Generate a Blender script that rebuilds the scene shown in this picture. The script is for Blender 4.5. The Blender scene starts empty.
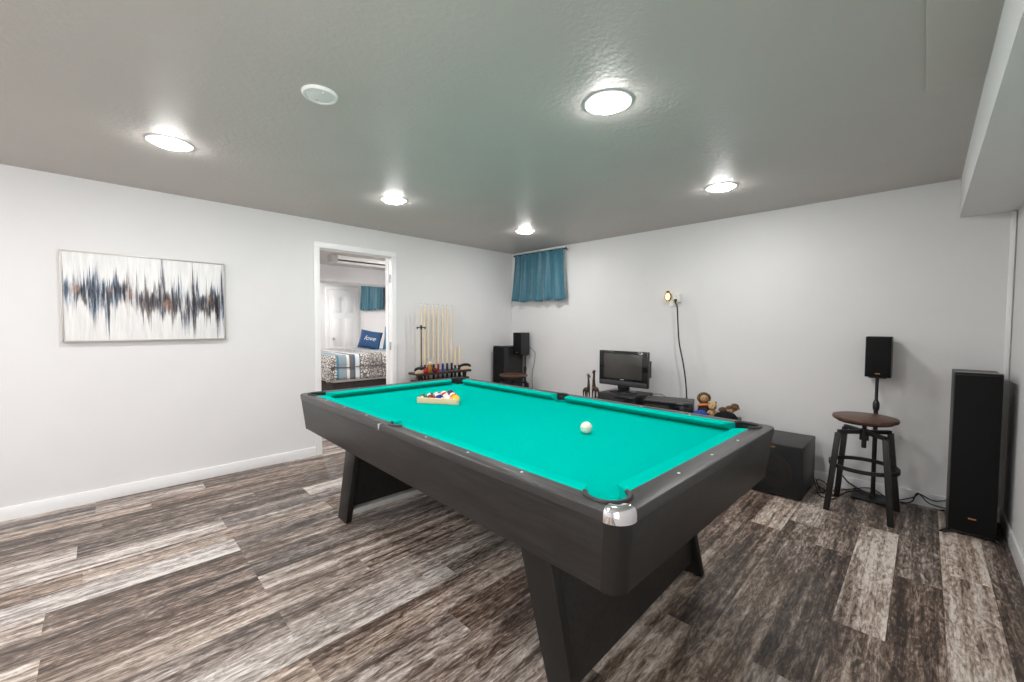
import bpy, bmesh, math, random
from mathutils import Vector, Matrix, Euler

random.seed(7)
PI = math.pi
C = bpy.context.scene.collection
R = math.radians

# ------------------------------------------------------------------ materials
def newmat(name):
    m = bpy.data.materials.new(name)
    m.use_nodes = True
    return m, m.node_tree, m.node_tree.nodes['Principled BSDF']

def setp(b, **k):
    for n, v in k.items():
        n = {'col': 'Base Color', 'rough': 'Roughness', 'metal': 'Metallic', 'spec': 'Specular IOR Level',
             'emit': 'Emission Color', 'estr': 'Emission Strength', 'coat': 'Coat Weight', 'crough': 'Coat Roughness',
             'trans': 'Transmission Weight', 'ior': 'IOR', 'sheen': 'Sheen Weight'}[n]
        if n in ('Base Color', 'Emission Color') and len(v) == 3:
            v = (*v, 1)
        b.inputs[n].default_value = v

def srgb(r, g, b):
    f = lambda c: c / 12.92 if c <= .04045 else ((c + .055) / 1.055) ** 2.4
    return (f(r / 255), f(g / 255), f(b / 255))

def node(t, kind, **ins):
    n = t.nodes.new(kind)
    for k, v in ins.items():
        n.inputs[k].default_value = v
    return n

def plain(name, col, rough=.5, var=.06, scale=14, bump=.0, bscale=60, **k):
    """a colour with slight mottling and an optional fine relief"""
    m, t, b = newmat(name)
    setp(b, rough=rough, **k)
    tc = t.nodes.new('ShaderNodeTexCoord')
    n = node(t, 'ShaderNodeTexNoise', Scale=scale, Detail=3.0)
    t.links.new(tc.outputs['Object'], n.inputs['Vector'])
    r = t.nodes.new('ShaderNodeValToRGB')
    lo = [max(0, c * (1 - var)) for c in col]; hi = [min(1, c * (1 + var)) for c in col]
    r.color_ramp.elements[0].position = .3; r.color_ramp.elements[1].position = .7
    r.color_ramp.elements[0].color = (*lo, 1); r.color_ramp.elements[1].color = (*hi, 1)
    t.links.new(n.outputs['Fac'], r.inputs['Fac'])
    t.links.new(r.outputs['Color'], b.inputs['Base Color'])
    if bump:
        n2 = node(t, 'ShaderNodeTexNoise', Scale=bscale, Detail=4.0)
        t.links.new(tc.outputs['Object'], n2.inputs['Vector'])
        bp = node(t, 'ShaderNodeBump', Strength=bump, Distance=.01)
        t.links.new(n2.outputs['Fac'], bp.inputs['Height'])
        t.links.new(bp.outputs['Normal'], b.inputs['Normal'])
    return m

def woodgrain(name, dark, light, rough=.4, axis=0, scale=7, stretch=14, bump=.15, **k):
    m, t, b = newmat(name)
    setp(b, rough=rough, **k)
    tc = t.nodes.new('ShaderNodeTexCoord')
    mp = t.nodes.new('ShaderNodeMapping')
    s = [stretch] * 3; s[axis] = 1
    mp.inputs['Scale'].default_value = s
    t.links.new(tc.outputs['Object'], mp.inputs['Vector'])
    n = node(t, 'ShaderNodeTexNoise', Scale=scale, Detail=6.0, Roughness=.65, Distortion=.6)
    t.links.new(mp.outputs['Vector'], n.inputs['Vector'])
    r = t.nodes.new('ShaderNodeValToRGB')
    r.color_ramp.elements[0].position = .3; r.color_ramp.elements[1].position = .72
    r.color_ramp.elements[0].color = (*dark, 1); r.color_ramp.elements[1].color = (*light, 1)
    t.links.new(n.outputs['Fac'], r.inputs['Fac'])
    t.links.new(r.outputs['Color'], b.inputs['Base Color'])
    bp = node(t, 'ShaderNodeBump', Strength=bump, Distance=.004)
    t.links.new(n.outputs['Fac'], bp.inputs['Height'])
    t.links.new(bp.outputs['Normal'], b.inputs['Normal'])
    return m

M = {}
M['wall'] = plain('wall paint', srgb(222, 221, 221), .62, .012, 3, .05, 160, spec=.35)
M['ceiling'] = plain('ceiling paint', srgb(192, 186, 181), .50, .02, 2.5, .25, 48, spec=.6)
M['ceiling_flat'] = plain('ceiling patch paint', srgb(194, 187, 181), .5, .012, 3, .05, 90, spec=.4)
M['trim'] = plain('white trim paint', (.86, .86, .86), .35, .01, 4)
M['white'] = plain('white plastic', (.82, .82, .80), .4, .01, 8)
M['offwhite'] = plain('cream plastic', (.78, .76, .70), .4, .01, 8)
M['lens_rim'] = plain('lamp trim white', (.80, .80, .82), .45, .01, 8)
M['black'] = plain('black plastic', (.012, .012, .013), .38, .1, 30)
M['black_gloss'] = plain('gloss black plastic', (.010, .010, .012), .12, .05, 20)
M['black_metal'] = plain('black painted steel', (.008, .008, .009), .45, .15, 25, .08, 120)
M['rubber'] = plain('black rubber', (.022, .021, .022), .5, .1, 40)
M['grille'] = plain('black grille cloth', (.006, .006, .0065), .8, .15, 500, .3, 900, spec=.25)
M['ash'] = woodgrain('black ash vinyl', (.008, .008, .009), (.020, .0195, .020), .42, 2, 8, 10)
M['table_wood'] = woodgrain('black table laminate', (.0095, .0085, .008), (.027, .0245, .0225), .40, 0, 5, 12, .12, spec=.4)
M['rail_wood'] = plain('black rail laminate', (.034, .0325, .0325), .33, .15, 10, .05, 200)
M['leg_black'] = plain('black leg laminate', (.0095, .0088, .0082), .40, .12, 18, spec=.4)
M['stretch_grey'] = plain('grey edge strip', (.50, .49, .46), .4, .05, 30)
M['cloth'] = plain('green table cloth', (.0, .43, .355), .95, .03, 60, .08, 900, spec=.0)
M['cushion_cloth_lit'] = plain('green cushion cloth', (.0, .475, .39), .95, .03, 60, .08, 900, spec=.0)  # brighter lit look of the cushion tops put into a lighter cloth colour
M['pocket'] = plain('pocket black', (.010, .010, .010), .55, .1, 40)
M['chrome'] = plain('chrome', (.80, .80, .82), .10, .02, 6, metal=1.0)
M['pearl'] = plain('pearl sight', (.75, .73, .68), .3, .02, 6)
M['copper'] = plain('copper badge', (.75, .34, .12), .3, .05, 12, metal=.8)
M['seat'] = woodgrain('walnut stool seat', (.045, .020, .012), (.15, .075, .045), .40, 0, 6, 9, .1)
M['rack_wood'] = woodgrain('dark rack wood', (.018, .009, .007), (.055, .024, .018), .35, 1, 6, 9, .1)
M['maple'] = woodgrain('maple shaft', (.70, .57, .40), (.82, .71, .54), .35, 2, 6, 12, .03)
M['beech'] = woodgrain('beech triangle', (.72, .46, .27), (.86, .64, .44), .4, 0, 6, 9, .05)
M['steel'] = plain('brushed steel', (.55, .55, .56), .3, .04, 20, metal=1.0)

# ------------------------------------------------------------------ mesh builder
class MB:
    def __init__(self): self.bm = bmesh.new()
    def add(self, verts, faces, mat=0):
        vs = [self.bm.verts.new(v) for v in verts]
        out = []
        for f in faces:
            try:
                fc = self.bm.faces.new([vs[i] for i in f]); fc.material_index = mat; out.append(fc)
            except ValueError: pass
        return vs, out
    def box(self, c, s, bev=0., rot=None, seg=2, mat=0):
        x, y, z = s[0] / 2, s[1] / 2, s[2] / 2
        P = [(-x, -y, -z), (x, -y, -z), (x, y, -z), (-x, y, -z), (-x, -y, z), (x, -y, z), (x, y, z), (-x, y, z)]
        return self.hexa([Vector(p) for p in P], bev, rot, Vector(c), seg, mat)
    def hexa(self, P, bev=0., rot=None, off=Vector((0, 0, 0)), seg=2, mat=0):
        P = [Vector(p) for p in P]
        if rot: P = [Euler(rot).to_matrix() @ p for p in P]
        P = [p + off for p in P]
        vs, fs = self.add(P, [(0, 3, 2, 1), (4, 5, 6, 7), (0, 1, 5, 4), (1, 2, 6, 5), (2, 3, 7, 6), (3, 0, 4, 7)], mat)
        if bev > 0:
            es = list({e for f in fs for e in f.edges})
            r = bmesh.ops.bevel(self.bm, geom=es, offset=bev, segments=seg, affect='EDGES', profile=.5)
            for f in r['faces']: f.material_index = mat
        return self
    def prism(self, poly, z0, z1, bev=0., seg=2, scale_bottom=None):
        n = len(poly)
        b = [(x, y, z0) for x, y in (scale_bottom or poly)]; t = [(x, y, z1) for x, y in poly]
        vs, fs = self.add(b + t, [tuple(range(n - 1, -1, -1)), tuple(range(n, 2 * n))] +
                          [(i, (i + 1) % n, n + (i + 1) % n, n + i) for i in range(n)])
        if bev:
            es = list(fs[1].edges)
            bmesh.ops.bevel(self.bm, geom=es, offset=bev, segments=seg, affect='EDGES', profile=.5)
        return self
    def cyl(self, p0, p1, r0, r1=None, seg=16, cap=True, mat=0):
        r1 = r0 if r1 is None else r1
        p0, p1 = Vector(p0), Vector(p1); d = (p1 - p0).normalized()
        a = d.orthogonal().normalized(); b = d.cross(a)
        V = []
        for p, r in ((p0, r0), (p1, r1)):
            V += [p + (a * math.cos(2 * PI * i / seg) + b * math.sin(2 * PI * i / seg)) * r for i in range(seg)]
        F = [(i, (i + 1) % seg, seg + (i + 1) % seg, seg + i) for i in range(seg)]
        if cap: F += [tuple(range(seg - 1, -1, -1)), tuple(range(seg, 2 * seg))]
        self.add(V, F, mat); return self
    def lathe(self, prof, c=(0, 0, 0), seg=32, axis='z', mat=0):
        """prof: list of (r, h); closed at ends when r == 0"""
        rings = []; c = Vector(c)
        def pt(r, h, a):
            x, y = r * math.cos(a), r * math.sin(a)
            v = {'z': (x, y, h), 'y': (x, -h, y), 'x': (h, x, y)}[axis]
            return c + Vector(v)
        vs = []
        for r, h in prof:
            if r < 1e-6: rings.append([self.bm.verts.new(pt(0, h, 0))])
            else: rings.append([self.bm.verts.new(pt(r, h, 2 * PI * i / seg)) for i in range(seg)])
        for A, B in zip(rings, rings[1:]):
            for i in range(seg):
                j = (i + 1) % seg
                if len(A) == 1 and len(B) == 1: continue
                if len(A) == 1: q = [A[0], B[j], B[i]]
                elif len(B) == 1: q = [A[i], A[j], B[0]]
                else: q = [A[i], A[j], B[j], B[i]]
                try: self.bm.faces.new(q).material_index = mat
                except ValueError: pass
        return self
    def sphere(self, c, r, seg=20, sq=(1, 1, 1), mat=0):
        n = seg // 2
        before = len(self.bm.verts)
        prof = [(r * math.sin(PI * k / n) if 0 < k < n else 0, -r * math.cos(PI * k / n)) for k in range(n + 1)]
        self.bm.verts.ensure_lookup_table()
        self.lathe(prof, (0, 0, 0), seg, mat=mat)
        self.bm.verts.ensure_lookup_table()
        for v in self.bm.verts[before:]:
            v.co = Vector((v.co.x * sq[0], v.co.y * sq[1], v.co.z * sq[2])) + Vector(c)
        return self
    def tube(self, pts, r, seg=10, smooth=6, closed=False, radii=None, mat=0):
        P = [Vector(p) for p in pts]
        if smooth > 1: P, radii = spline(P, smooth, closed, radii)
        n = len(P); rings = []; up = None
        for i, p in enumerate(P):
            a = P[(i - 1) % n] if (closed or i > 0) else p
            b = P[(i + 1) % n] if (closed or i < n - 1) else p
            d = (b - a).normalized()
            if up is None: up = d.orthogonal().normalized()
            up = (up - d * up.dot(d)); up = up.normalized() if up.length > 1e-6 else d.orthogonal().normalized()
            s = d.cross(up); rr = radii[i] if radii else r
            rings.append([self.bm.verts.new(p + (up * math.cos(2 * PI * k / seg) + s * math.sin(2 * PI * k / seg)) * rr) for k in range(seg)])
        m = n if closed else n - 1
        for i in range(m):
            A, B = rings[i], rings[(i + 1) % n]
            for k in range(seg):
                self.bm.faces.new([A[k], A[(k + 1) % seg], B[(k + 1) % seg], B[k]]).material_index = mat
        if not closed:
            self.bm.faces.new(rings[0][::-1]).material_index = mat; self.bm.faces.new(rings[-1]).material_index = mat
        return self
    def build(self, name, mat, parent=None, smooth=True, ang=35, loc=None, rot=None, normals=True):
        me = bpy.data.meshes.new(name)
        if normals: bmesh.ops.recalc_face_normals(self.bm, faces=self.bm.faces)
        self.bm.to_mesh(me); self.bm.free()
        if smooth:
            me.shade_smooth()
            me.set_sharp_from_angle(angle=R(ang))
        for m in (mat if isinstance(mat, (list, tuple)) else [mat]): me.materials.append(m)
        o = bpy.data.objects.new(name, me); C.objects.link(o)
        if parent: o.parent = parent
        if loc: o.location = loc
        if rot: o.rotation_euler = rot
        return o

def spline(P, k, closed=False, radii=None):
    n = len(P); out = []; rr = [] if radii else None
    rng = n if closed else n - 1
    for i in range(rng):
        g = lambda j: P[j % n] if closed else P[max(0, min(n - 1, j))]
        p0, p1, p2, p3 = g(i - 1), g(i), g(i + 1), g(i + 2)
        for s in range(k):
            t = s / k
            out.append(.5 * ((2 * p1) + (p2 - p0) * t + (2 * p0 - 5 * p1 + 4 * p2 - p3) * t * t + (3 * p1 - p0 - 3 * p2 + p3) * t ** 3))
            if radii: rr.append(radii[i] * (1 - t) + radii[(i + 1) % n] * t)
    if not closed:
        out.append(P[-1])
        if radii: rr.append(radii[-1])
    return out, rr

def plate(name, loops, z0, z1, mat, parent=None, bev=0., rot=None, loc=None):
    """flat plate with holes: a filled 2-D curve, extruded; z0..z1"""
    cu = bpy.data.curves.new(name + ' outline', 'CURVE'); cu.dimensions = '2D'; cu.fill_mode = 'BOTH'
    h = (z1 - z0) / 2; cu.extrude = h - bev; cu.bevel_depth = bev; cu.bevel_resolution = 2; cu.offset = -bev
    for L in loops:
        s = cu.splines.new('POLY'); s.points.add(len(L) - 1); s.use_cyclic_u = True
        for p, q in zip(s.points, L): p.co = (q[0], q[1], 0, 1)
    tmp = bpy.data.objects.new('outline', cu); C.objects.link(tmp)
    dg = bpy.context.evaluated_depsgraph_get()
    me = bpy.data.meshes.new_from_object(tmp.evaluated_get(dg))
    bpy.data.objects.remove(tmp)
    bm = bmesh.new(); bm.from_mesh(me)
    bmesh.ops.remove_doubles(bm, verts=bm.verts, dist=1e-5)
    for v in bm.verts: v.co.z += (z0 + z1) / 2
    mb = MB(); mb.bm.free(); mb.bm = bm
    bpy.data.meshes.remove(me)
    return mb.build(name, mat, parent, loc=loc, rot=rot, ang=30)

def text_mesh(name, body, size, mat, parent, loc, rot, extrude=.0006, shear=0.):
    cu = bpy.data.curves.new(name + ' letters', 'FONT'); cu.body = body; cu.size = size
    cu.align_x = 'CENTER'; cu.align_y = 'CENTER'; cu.extrude = extrude; cu.shear = shear
    tmp = bpy.data.objects.new('letters', cu); C.objects.link(tmp)
    dg = bpy.context.evaluated_depsgraph_get()
    me = bpy.data.meshes.new_from_object(tmp.evaluated_get(dg)); bpy.data.objects.remove(tmp)
    me.materials.clear(); me.materials.append(mat); me.name = name
    o = bpy.data.objects.new(name, me); C.objects.link(o); o.parent = parent
    o.location = loc; o.rotation_euler = rot
    return o

def tag(o, label, cat, group=None):
    o['label'] = label; o['category'] = cat
    if group: o['group'] = group
    return o

def thing(name, label, cat, loc=(0, 0, 0), rz=0., group=None):
    o = bpy.data.objects.new(name, None); C.objects.link(o)
    o.empty_display_size = .1
    o.location = loc; o.rotation_euler = (0, 0, rz)
    return tag(o, label, cat, group)

def struct(o):
    o['kind'] = 'structure'; return o

def copy_tree(o, parent=None):
    c = o.copy(); C.objects.link(c)
    if parent: c.parent = parent
    for ch in list(o.children): copy_tree(ch, c)
    return c

def sbox(name, lo, hi, mat, bev=0.):
    mb = MB(); c = [(a + b) / 2 for a, b in zip(lo, hi)]; s = [b - a for a, b in zip(lo, hi)]
    mb.box(c, s, bev); return struct(mb.build(name, mat))

# ------------------------------------------------------------------ camera
F = Vector((-0.70739569, 0.70579006, -0.03810149)); RT = Vector((0.70616759, 0.70802898, 0.0047219)); UP = RT.cross(F)
cam = bpy.data.cameras.new('camera'); co = bpy.data.objects.new('camera', cam); C.objects.link(co)
mw = Matrix((RT, UP, -F)).transposed().to_4x4(); mw.translation = Vector((4.19471, -4.17676, 1.28776)); co.matrix_world = mw
cam.sensor_width = 36; cam.lens = 412.48 * 36 / 1024; cam.clip_start = .02
bpy.context.scene.camera = co

H = 2.3
XR, YF = 4.59, -6.6          # right wall, wall behind the camera
XB = -4.85                   # far wall of the bedroom

# ------------------------------------------------------------------ floor of planks
def floor_material():
    m, t, b = newmat('plank floor'); L = t.links.new
    uv = t.nodes.new('ShaderNodeUVMap'); uv.uv_map = 'plank'
    at = t.nodes.new('ShaderNodeAttribute'); at.attribute_name = 'tone'
    sp = t.nodes.new('ShaderNodeSeparateColor'); L(at.outputs['Color'], sp.inputs['Color'])   # r tone, g warmth, b seed
    sx = t.nodes.new('ShaderNodeSeparateXYZ'); L(uv.outputs['UV'], sx.inputs['Vector'])
    def math_(op, a, bb=None, clamp=False):
        n = t.nodes.new('ShaderNodeMath'); n.operation = op; n.use_clamp = clamp
        for i, v in enumerate((a, bb)):
            if v is None: continue
            if isinstance(v, (int, float)): n.inputs[i].default_value = v
            else: L(v, n.inputs[i])
        return n.outputs[0]
    seed = math_('MULTIPLY', sp.outputs['Blue'], 57.0)
    def vec(sa, sb):
        c = t.nodes.new('ShaderNodeCombineXYZ')
        L(math_('MULTIPLY', sx.outputs['X'], sa), c.inputs['X']); L(math_('MULTIPLY', sx.outputs['Y'], sb), c.inputs['Y']); L(seed, c.inputs['Z'])
        return c.outputs[0]
    def noise(v, scale, det, rough=.6, dist=0.):
        n = node(t, 'ShaderNodeTexNoise', Scale=scale, Detail=det, Roughness=rough, Distortion=dist); L(v, n.inputs['Vector']); return n.outputs['Fac']
    g_fine = noise(vec(110, 13.0), 1.0, 5, .7, .7)      # fine streaks along the plank
    g_mid = noise(vec(30, 8.0), 1.0, 7, .72, 1.8)       # grain figure
    g_big = noise(vec(26, .55), 1.0, 3, .6, .3)
    g_pat = noise(vec(7, 1.6), 1.0, 4, .65, .8)         # worn patches
    v = math_('ADD', math_('MULTIPLY', math_('SUBTRACT', g_fine, .5), 1.25),
              math_('ADD', math_('MULTIPLY', math_('SUBTRACT', g_mid, .5), 1.7), math_('ADD', math_('MULTIPLY', math_('SUBTRACT', g_big, .5), 1.5), math_('MULTIPLY', math_('SUBTRACT', g_pat, .5), .9))))
    tone = math_('ADD', sp.outputs['Red'], v, True)
    r1 = t.nodes.new('ShaderNodeValToRGB'); r2 = t.nodes.new('ShaderNodeValToRGB')
    for r, cols in ((r1, ((42, 37, 35), (92, 84, 80), (150, 143, 139), (212, 207, 203))), (r2, ((53, 42, 36), (108, 90, 78), (174, 155, 140), (222, 211, 200)))):
        e = r.color_ramp.elements
        e[0].position = 0; e[0].color = (*srgb(*cols[0]), 1); e[1].position = 1; e[1].color = (*srgb(*cols[3]), 1)
        for p, c in ((.33, cols[1]), (.66, cols[2])):
            q = e.new(p); q.color = (*srgb(*c), 1)
        L(tone, r.inputs['Fac'])
    mx = t.nodes.new('ShaderNodeMix'); mx.data_type = 'RGBA'
    L(sp.outputs['Green'], mx.inputs['Factor']); L(r1.outputs['Color'], mx.inputs[6]); L(r2.outputs['Color'], mx.inputs[7])
    # dark bevel groove where planks meet: distance from the plank's edge in metres (u 0...176, v from the end)
    du = math_('MINIMUM', sx.outputs['X'], math_('SUBTRACT', .176, sx.outputs['X']))
    groove = math_('LESS_THAN', du, .0016)
    mg = t.nodes.new('ShaderNodeMix'); mg.data_type = 'RGBA'; L(math_('MULTIPLY', groove, .35), mg.inputs['Factor'])
    L(mx.outputs[2], mg.inputs[6]); mg.inputs[7].default_value = (.03, .027, .025, 1)
    L(mg.outputs[2], b.inputs['Base Color'])
    rr = math_('ADD', .27, math_('MULTIPLY', g_mid, .22)); L(rr, b.inputs['Roughness'])
    setp(b, spec=.45)
    bp = node(t, 'ShaderNodeBump', Strength=.18, Distance=.002); L(v, bp.inputs['Height']); L(bp.outputs['Normal'], b.inputs['Normal'])
    return m

def build_floor():
    pitch, x0 = .176, .068
    seams = {0: [-4.23, -3.62, -2.4], 1: [-3.95, -2.73], 2: [-4.2, -2.98], 3: [-4.6, -3.38, -2.16], 4: [-4.30, -3.08], 5: [-3.64, -2.42], 6: [-4.27, -3.05],
             7: [-3.64, -2.42], 8: [-4.38, -3.64], 9: [-3.64, -2.42], 10: [-4.37, -3.64], 11: [-3.2, -1.98], 12: [-3.64, -2.42], 13: [-2.9, -1.7],
             14: [-3.64, -2.42], 15: [-3.1, -1.9], 16: [-3.5, -2.3, -1.1], 17: [-3.4, -2.2, -1.0], 18: [-2.9, -1.7], 19: [-2.41, -1.16], 20: [-1.58, -.95], 21: [-2.43, -1.21],
             22: [-3.15, -1.93, -.70], 23: [-2.5, -1.28], 24: [-2.3], 25: [-2.42, -1.2]}
    tones = {0: [.42, .70, .34, .4], 1: [.55, .32, .4], 2: [.30, .30, .35], 3: [.36, .38, .34, .4], 4: [.70, .42, .86], 5: [.72, .46, .5], 6: [.30, .56, .45],
             7: [.80, .40, .42], 8: [.62, .36, .34], 9: [.36, .36, .4], 10: [.62, .34, .58], 11: [.58, .46, .4], 12: [.42, .62, .36], 13: [.74, .44, .4],
             14: [.44, .52, .30], 15: [.56, .36, .4], 16: [.58, .40, .28, .4], 17: [.36, .52, .34, .4], 18: [.46, .52, .4], 19: [.52, .30, .62], 20: [.38, .36, .70], 21: [.60, .32, .38],
             22: [.50, .36, .78, .36], 23: [.42, .32, .36], 24: [.70, .72], 25: [.32, .26, .30]}
    warm = {4: .4, 5: .3, 7: .2, 12: .4, 13: .3, 14: .9, 19: .8, 22: .7, 24: .95, 8: .7, 10: .7, 11: .7, 6: .8, 1: .9}
    bm = bmesh.new(); uvl = bm.loops.layers.uv.new('plank'); cl = bm.loops.layers.float_color.new('tone')
    rnd = random.Random(3)
    i0 = int(math.floor((XB - .1 - x0) / pitch)); i1 = int(math.ceil((XR + .1 - x0) / pitch))
    for i in range(i0, i1):
        xa, xb = x0 + pitch * i, x0 + pitch * (i + 1)
        if i in seams:
            s = seams[i]; lo = []; y = s[0] - 1.22
            while y > YF - .1: lo.insert(0, y); y -= 1.22
            hi = []; y = s[-1] + 1.22
            while y < .1: hi.append(y); y += 1.22
            cuts = [YF - .1] + lo + s + hi + [.1]; base = len(lo)
            tn = {base + k: v for k, v in enumerate(tones[i])}
        else:
            y = -.35 - rnd.random() * 1.22; cuts = [.1]
            while y > YF - .1: cuts.insert(0, y); y -= 1.22
            cuts = [YF - .1] + cuts; tn = {}
        for k in range(len(cuts) - 1):
            ya, yb = cuts[k], cuts[k + 1]
            if yb - ya < .005: continue
            tone = tn.get(k, rnd.choice([.28, .34, .38, .42, .5, .55, .62, .7])); w = warm.get(i, rnd.uniform(.2, .9)); sd = rnd.random()
            w = min(1, max(0, w + rnd.uniform(-.15, .15)))
            vs = [bm.verts.new(p) for p in ((xa, ya, 0), (xb, ya, 0), (xb, yb, 0), (xa, yb, 0))]
            f = bm.faces.new(vs)
            for lp, (u, v) in zip(f.loops, ((0, 0), (pitch, 0), (pitch, yb - ya), (0, yb - ya))):
                lp[uvl].uv = (u, v); lp[cl] = (tone, w, sd, 1)
    bmesh.ops.remove_doubles(bm, verts=bm.verts, dist=1e-5)
    me = bpy.data.meshes.new('floor'); bm.to_mesh(me); bm.free(); me.materials.append(floor_material())
    o = bpy.data.objects.new('floor', me); C.objects.link(o); return struct(o)
build_floor()

# ------------------------------------------------------------------ room shell
DY0, DY1, DZ = -2.650, -1.884, 2.035          # clear door opening in the left wall
T = .12
DAY_FILL = 22.0                   # daylight through the added window behind the camera, lifts the left wall
def walls():
    mb = MB()
    for lo, hi in (((-T, YF, 0), (0, DY0 - .02, H)), ((-T, DY1 + .02, 0), (0, 0, H)), ((-T, DY0 - .02, DZ + .02), (0, DY1 + .02, H))):
        mb.box([(a + b) / 2 for a, b in zip(lo, hi)], [b - a for a, b in zip(lo, hi)])
    struct(mb.build('wall_left', M['wall']))
    # back wall with the basement window opening behind the curtain, and the bedroom's
    wx0, wx1, wz0, wz1 = .12, .90, 1.72, 2.24
    mb = MB()
    bx0, bx1 = -4.60, -3.80
    cuts = [(XB, bx0), (bx1, wx0), (wx1, XR)]
    for a, b in cuts: mb.box(((a + b) / 2, .06, H / 2), (b - a, .12, H))
    for a, b in ((wx0, wx1), (bx0, bx1)):
        mb.box(((a + b) / 2, .06, wz0 / 2), (b - a, .12, wz0)); mb.box(((a + b) / 2, .06, (wz1 + H) / 2), (b - a, .12, H - wz1))
    struct(mb.build('wall_back', M['wall']))
    for k, (a, b) in enumerate(((wx0, wx1), (bx0, bx1)), 1):
        mb = MB(); zc = (wz0 + wz1) / 2; hh = wz1 - wz0
        for x in (a + .018, b - .018, (a + b) / 2): mb.box((x, .06, zc), (.036, .07, hh), .004)
        for z in (wz0 + .018, wz1 - .018): mb.box(((a + b) / 2, .06, z), (b - a, .068, .036), .004)
        fr = struct(mb.build('window_%d' % k, M['trim']))
        g = plain('window glass %d' % k, (.5, .55, .6), .06, .02, 3)
        mb = MB(); mb.box(((a + b) / 2, .08, zc), (b - a - .04, .008, hh - .04)); mb.build('pane', g, fr)
    # right wall with the daylight window, added unseen behind the camera to brighten the room
    ry0, ry1, rz0, rz1 = -5.55, -4.15, .45, 1.98
    mb = MB()
    for lo, hi in (((XR, YF, 0), (XR + .12, ry0, H)), ((XR, ry1, 0), (XR + .12, .12, H)), ((XR, ry0, 0), (XR + .12, ry1, rz0)), ((XR, ry0, rz1), (XR + .12, ry1, H))):
        mb.box([(a + b) / 2 for a, b in zip(lo, hi)], [b - a for a, b in zip(lo, hi)])
    struct(mb.build('wall_right', M['wall']))
    mb = MB(); yc, zc = (ry0 + ry1) / 2, (rz0 + rz1) / 2
    for y in (ry0 + .025, ry1 - .025, yc): mb.box((XR + .06, y, zc), (.07, .05, rz1 - rz0), .004)
    for z in (rz0 + .025, rz1 - .025): mb.box((XR + .06, yc, z), (.068, ry1 - ry0, .05), .004)
    struct(mb.build('window_3', M['trim']))
    fill_area = bpy.data.lights.new('daylight at the window', 'AREA'); fill_area.shape = 'RECTANGLE'; fill_area.size = rz1 - rz0; fill_area.size_y = ry1 - ry0
    fill_area.energy = DAY_FILL; fill_area.color = (.97, .985, 1.0)
    so = bpy.data.objects.new('fill_daylight', fill_area); C.objects.link(so); so.location = (XR + .13, yc, zc); so.rotation_euler = (0, PI / 2, 0)
    sbox('wall_front', (XB, YF - .12, 0), (XR + .12, YF, H), M['wall'])
    sbox('wall_bedroom_far', (XB - .12, YF, 0), (XB, .12, H), M['wall'])
    sbox('ceiling', (XB - .12, YF - .12, H), (XR + .12, .12, H + .1), M['ceiling'])
    # boxed soffit along the right wall, the smooth patch of ceiling beside it, the bedroom's own soffit
    sbox('soffit_right', (4.335, YF, 2.037), (XR, 0, H), M['wall'])
    sbox('ceiling_patch', (4.165, YF, H - .012), (4.335, -1.675, H), M['ceiling_flat'], .002)
    sbox('soffit_bedroom', (-3.45, -3.8, 2.03), (-3.0, 0, H), M['wall'])
    sbox('wall_bedroom_side', (XB, -3.9, 0), (-T, -3.8, H), M['wall'])
    mb = MB()
    mb.box(((wx0 + wx1) / 2, -.009, 2.268), (wx1 - wx0 + .12, .018, .056), .003); mb.box(((wx0 + wx1) / 2, -.009, 1.70), (wx1 - wx0 + .12, .018, .05), .003)
    for x in (wx0 - .03, wx1 + .03): mb.box((x, -.009, 1.975), (.06, .018, .53), .003)
    struct(mb.build('trim_5', M['trim']))
    # skirting boards
    def base(name, lo, hi, ax):
        mb = MB(); c = [(a + b) / 2 for a, b in zip(lo, hi)]; s = [b - a for a, b in zip(lo, hi)]
        mb.box(c, s, .004); return struct(mb.build(name, M['trim']))
    mb = MB()
    for a, b in ((YF, DY0 - .058), (DY1 + .058, -.013)):
        mb.box((.006, (a + b) / 2, .045), (.012, b - a, .09), .003)
    struct(mb.build('baseboard_left', M['trim']))
    base('baseboard_back', (.0, -.012, 0), (XR - .012, 0, .10), 0)
    base('baseboard_right', (XR - .012, YF, 0), (XR, 0, .10), 1)
    # cable raceway in the corner
    mb = MB(); mb.box((4.572, -.008, 1.49), (.024, .016, 1.09), .004); struct(mb.build('trim_1', M['trim']))
    # door casing and jamb lining
    mb = MB(); w = .056
    for x, th in ((.007, .014), (-T - .007, .014)):
        mb.box((x, DY0 - w / 2, DZ / 2), (th, w, DZ), .003); mb.box((x, DY1 + w / 2, DZ / 2), (th, w, DZ), .003)
        mb.box((x, (DY0 + DY1) / 2, DZ + w / 2), (th, DY1 - DY0 + 2 * w, w), .003)
    for y in (DY0 - .009, DY1 + .009): mb.box((-T / 2, y, DZ / 2), (T, .018, DZ), .002)
    mb.box((-T / 2, (DY0 + DY1) / 2, DZ + .009), (T, DY1 - DY0 + .036, .018), .002)
    for y, s in ((DY0 + .005, 1), (DY1 - .005, -1)): mb.box((-.075, y, DZ / 2), (.035, .010, DZ), .002)
    struct(mb.build('trim_2', M['trim']))
    mb = MB()
    for z in (.25, 1.05, 1.80):
        mb.box((-.03, DY1 - .0015, z), (.03, .003, .09), .001); mb.cyl((-.012, DY1 - .006, z - .045), (-.012, DY1 - .006, z + .045), .006)
    struct(mb.build('trim_3', M['steel']))
walls()

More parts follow.
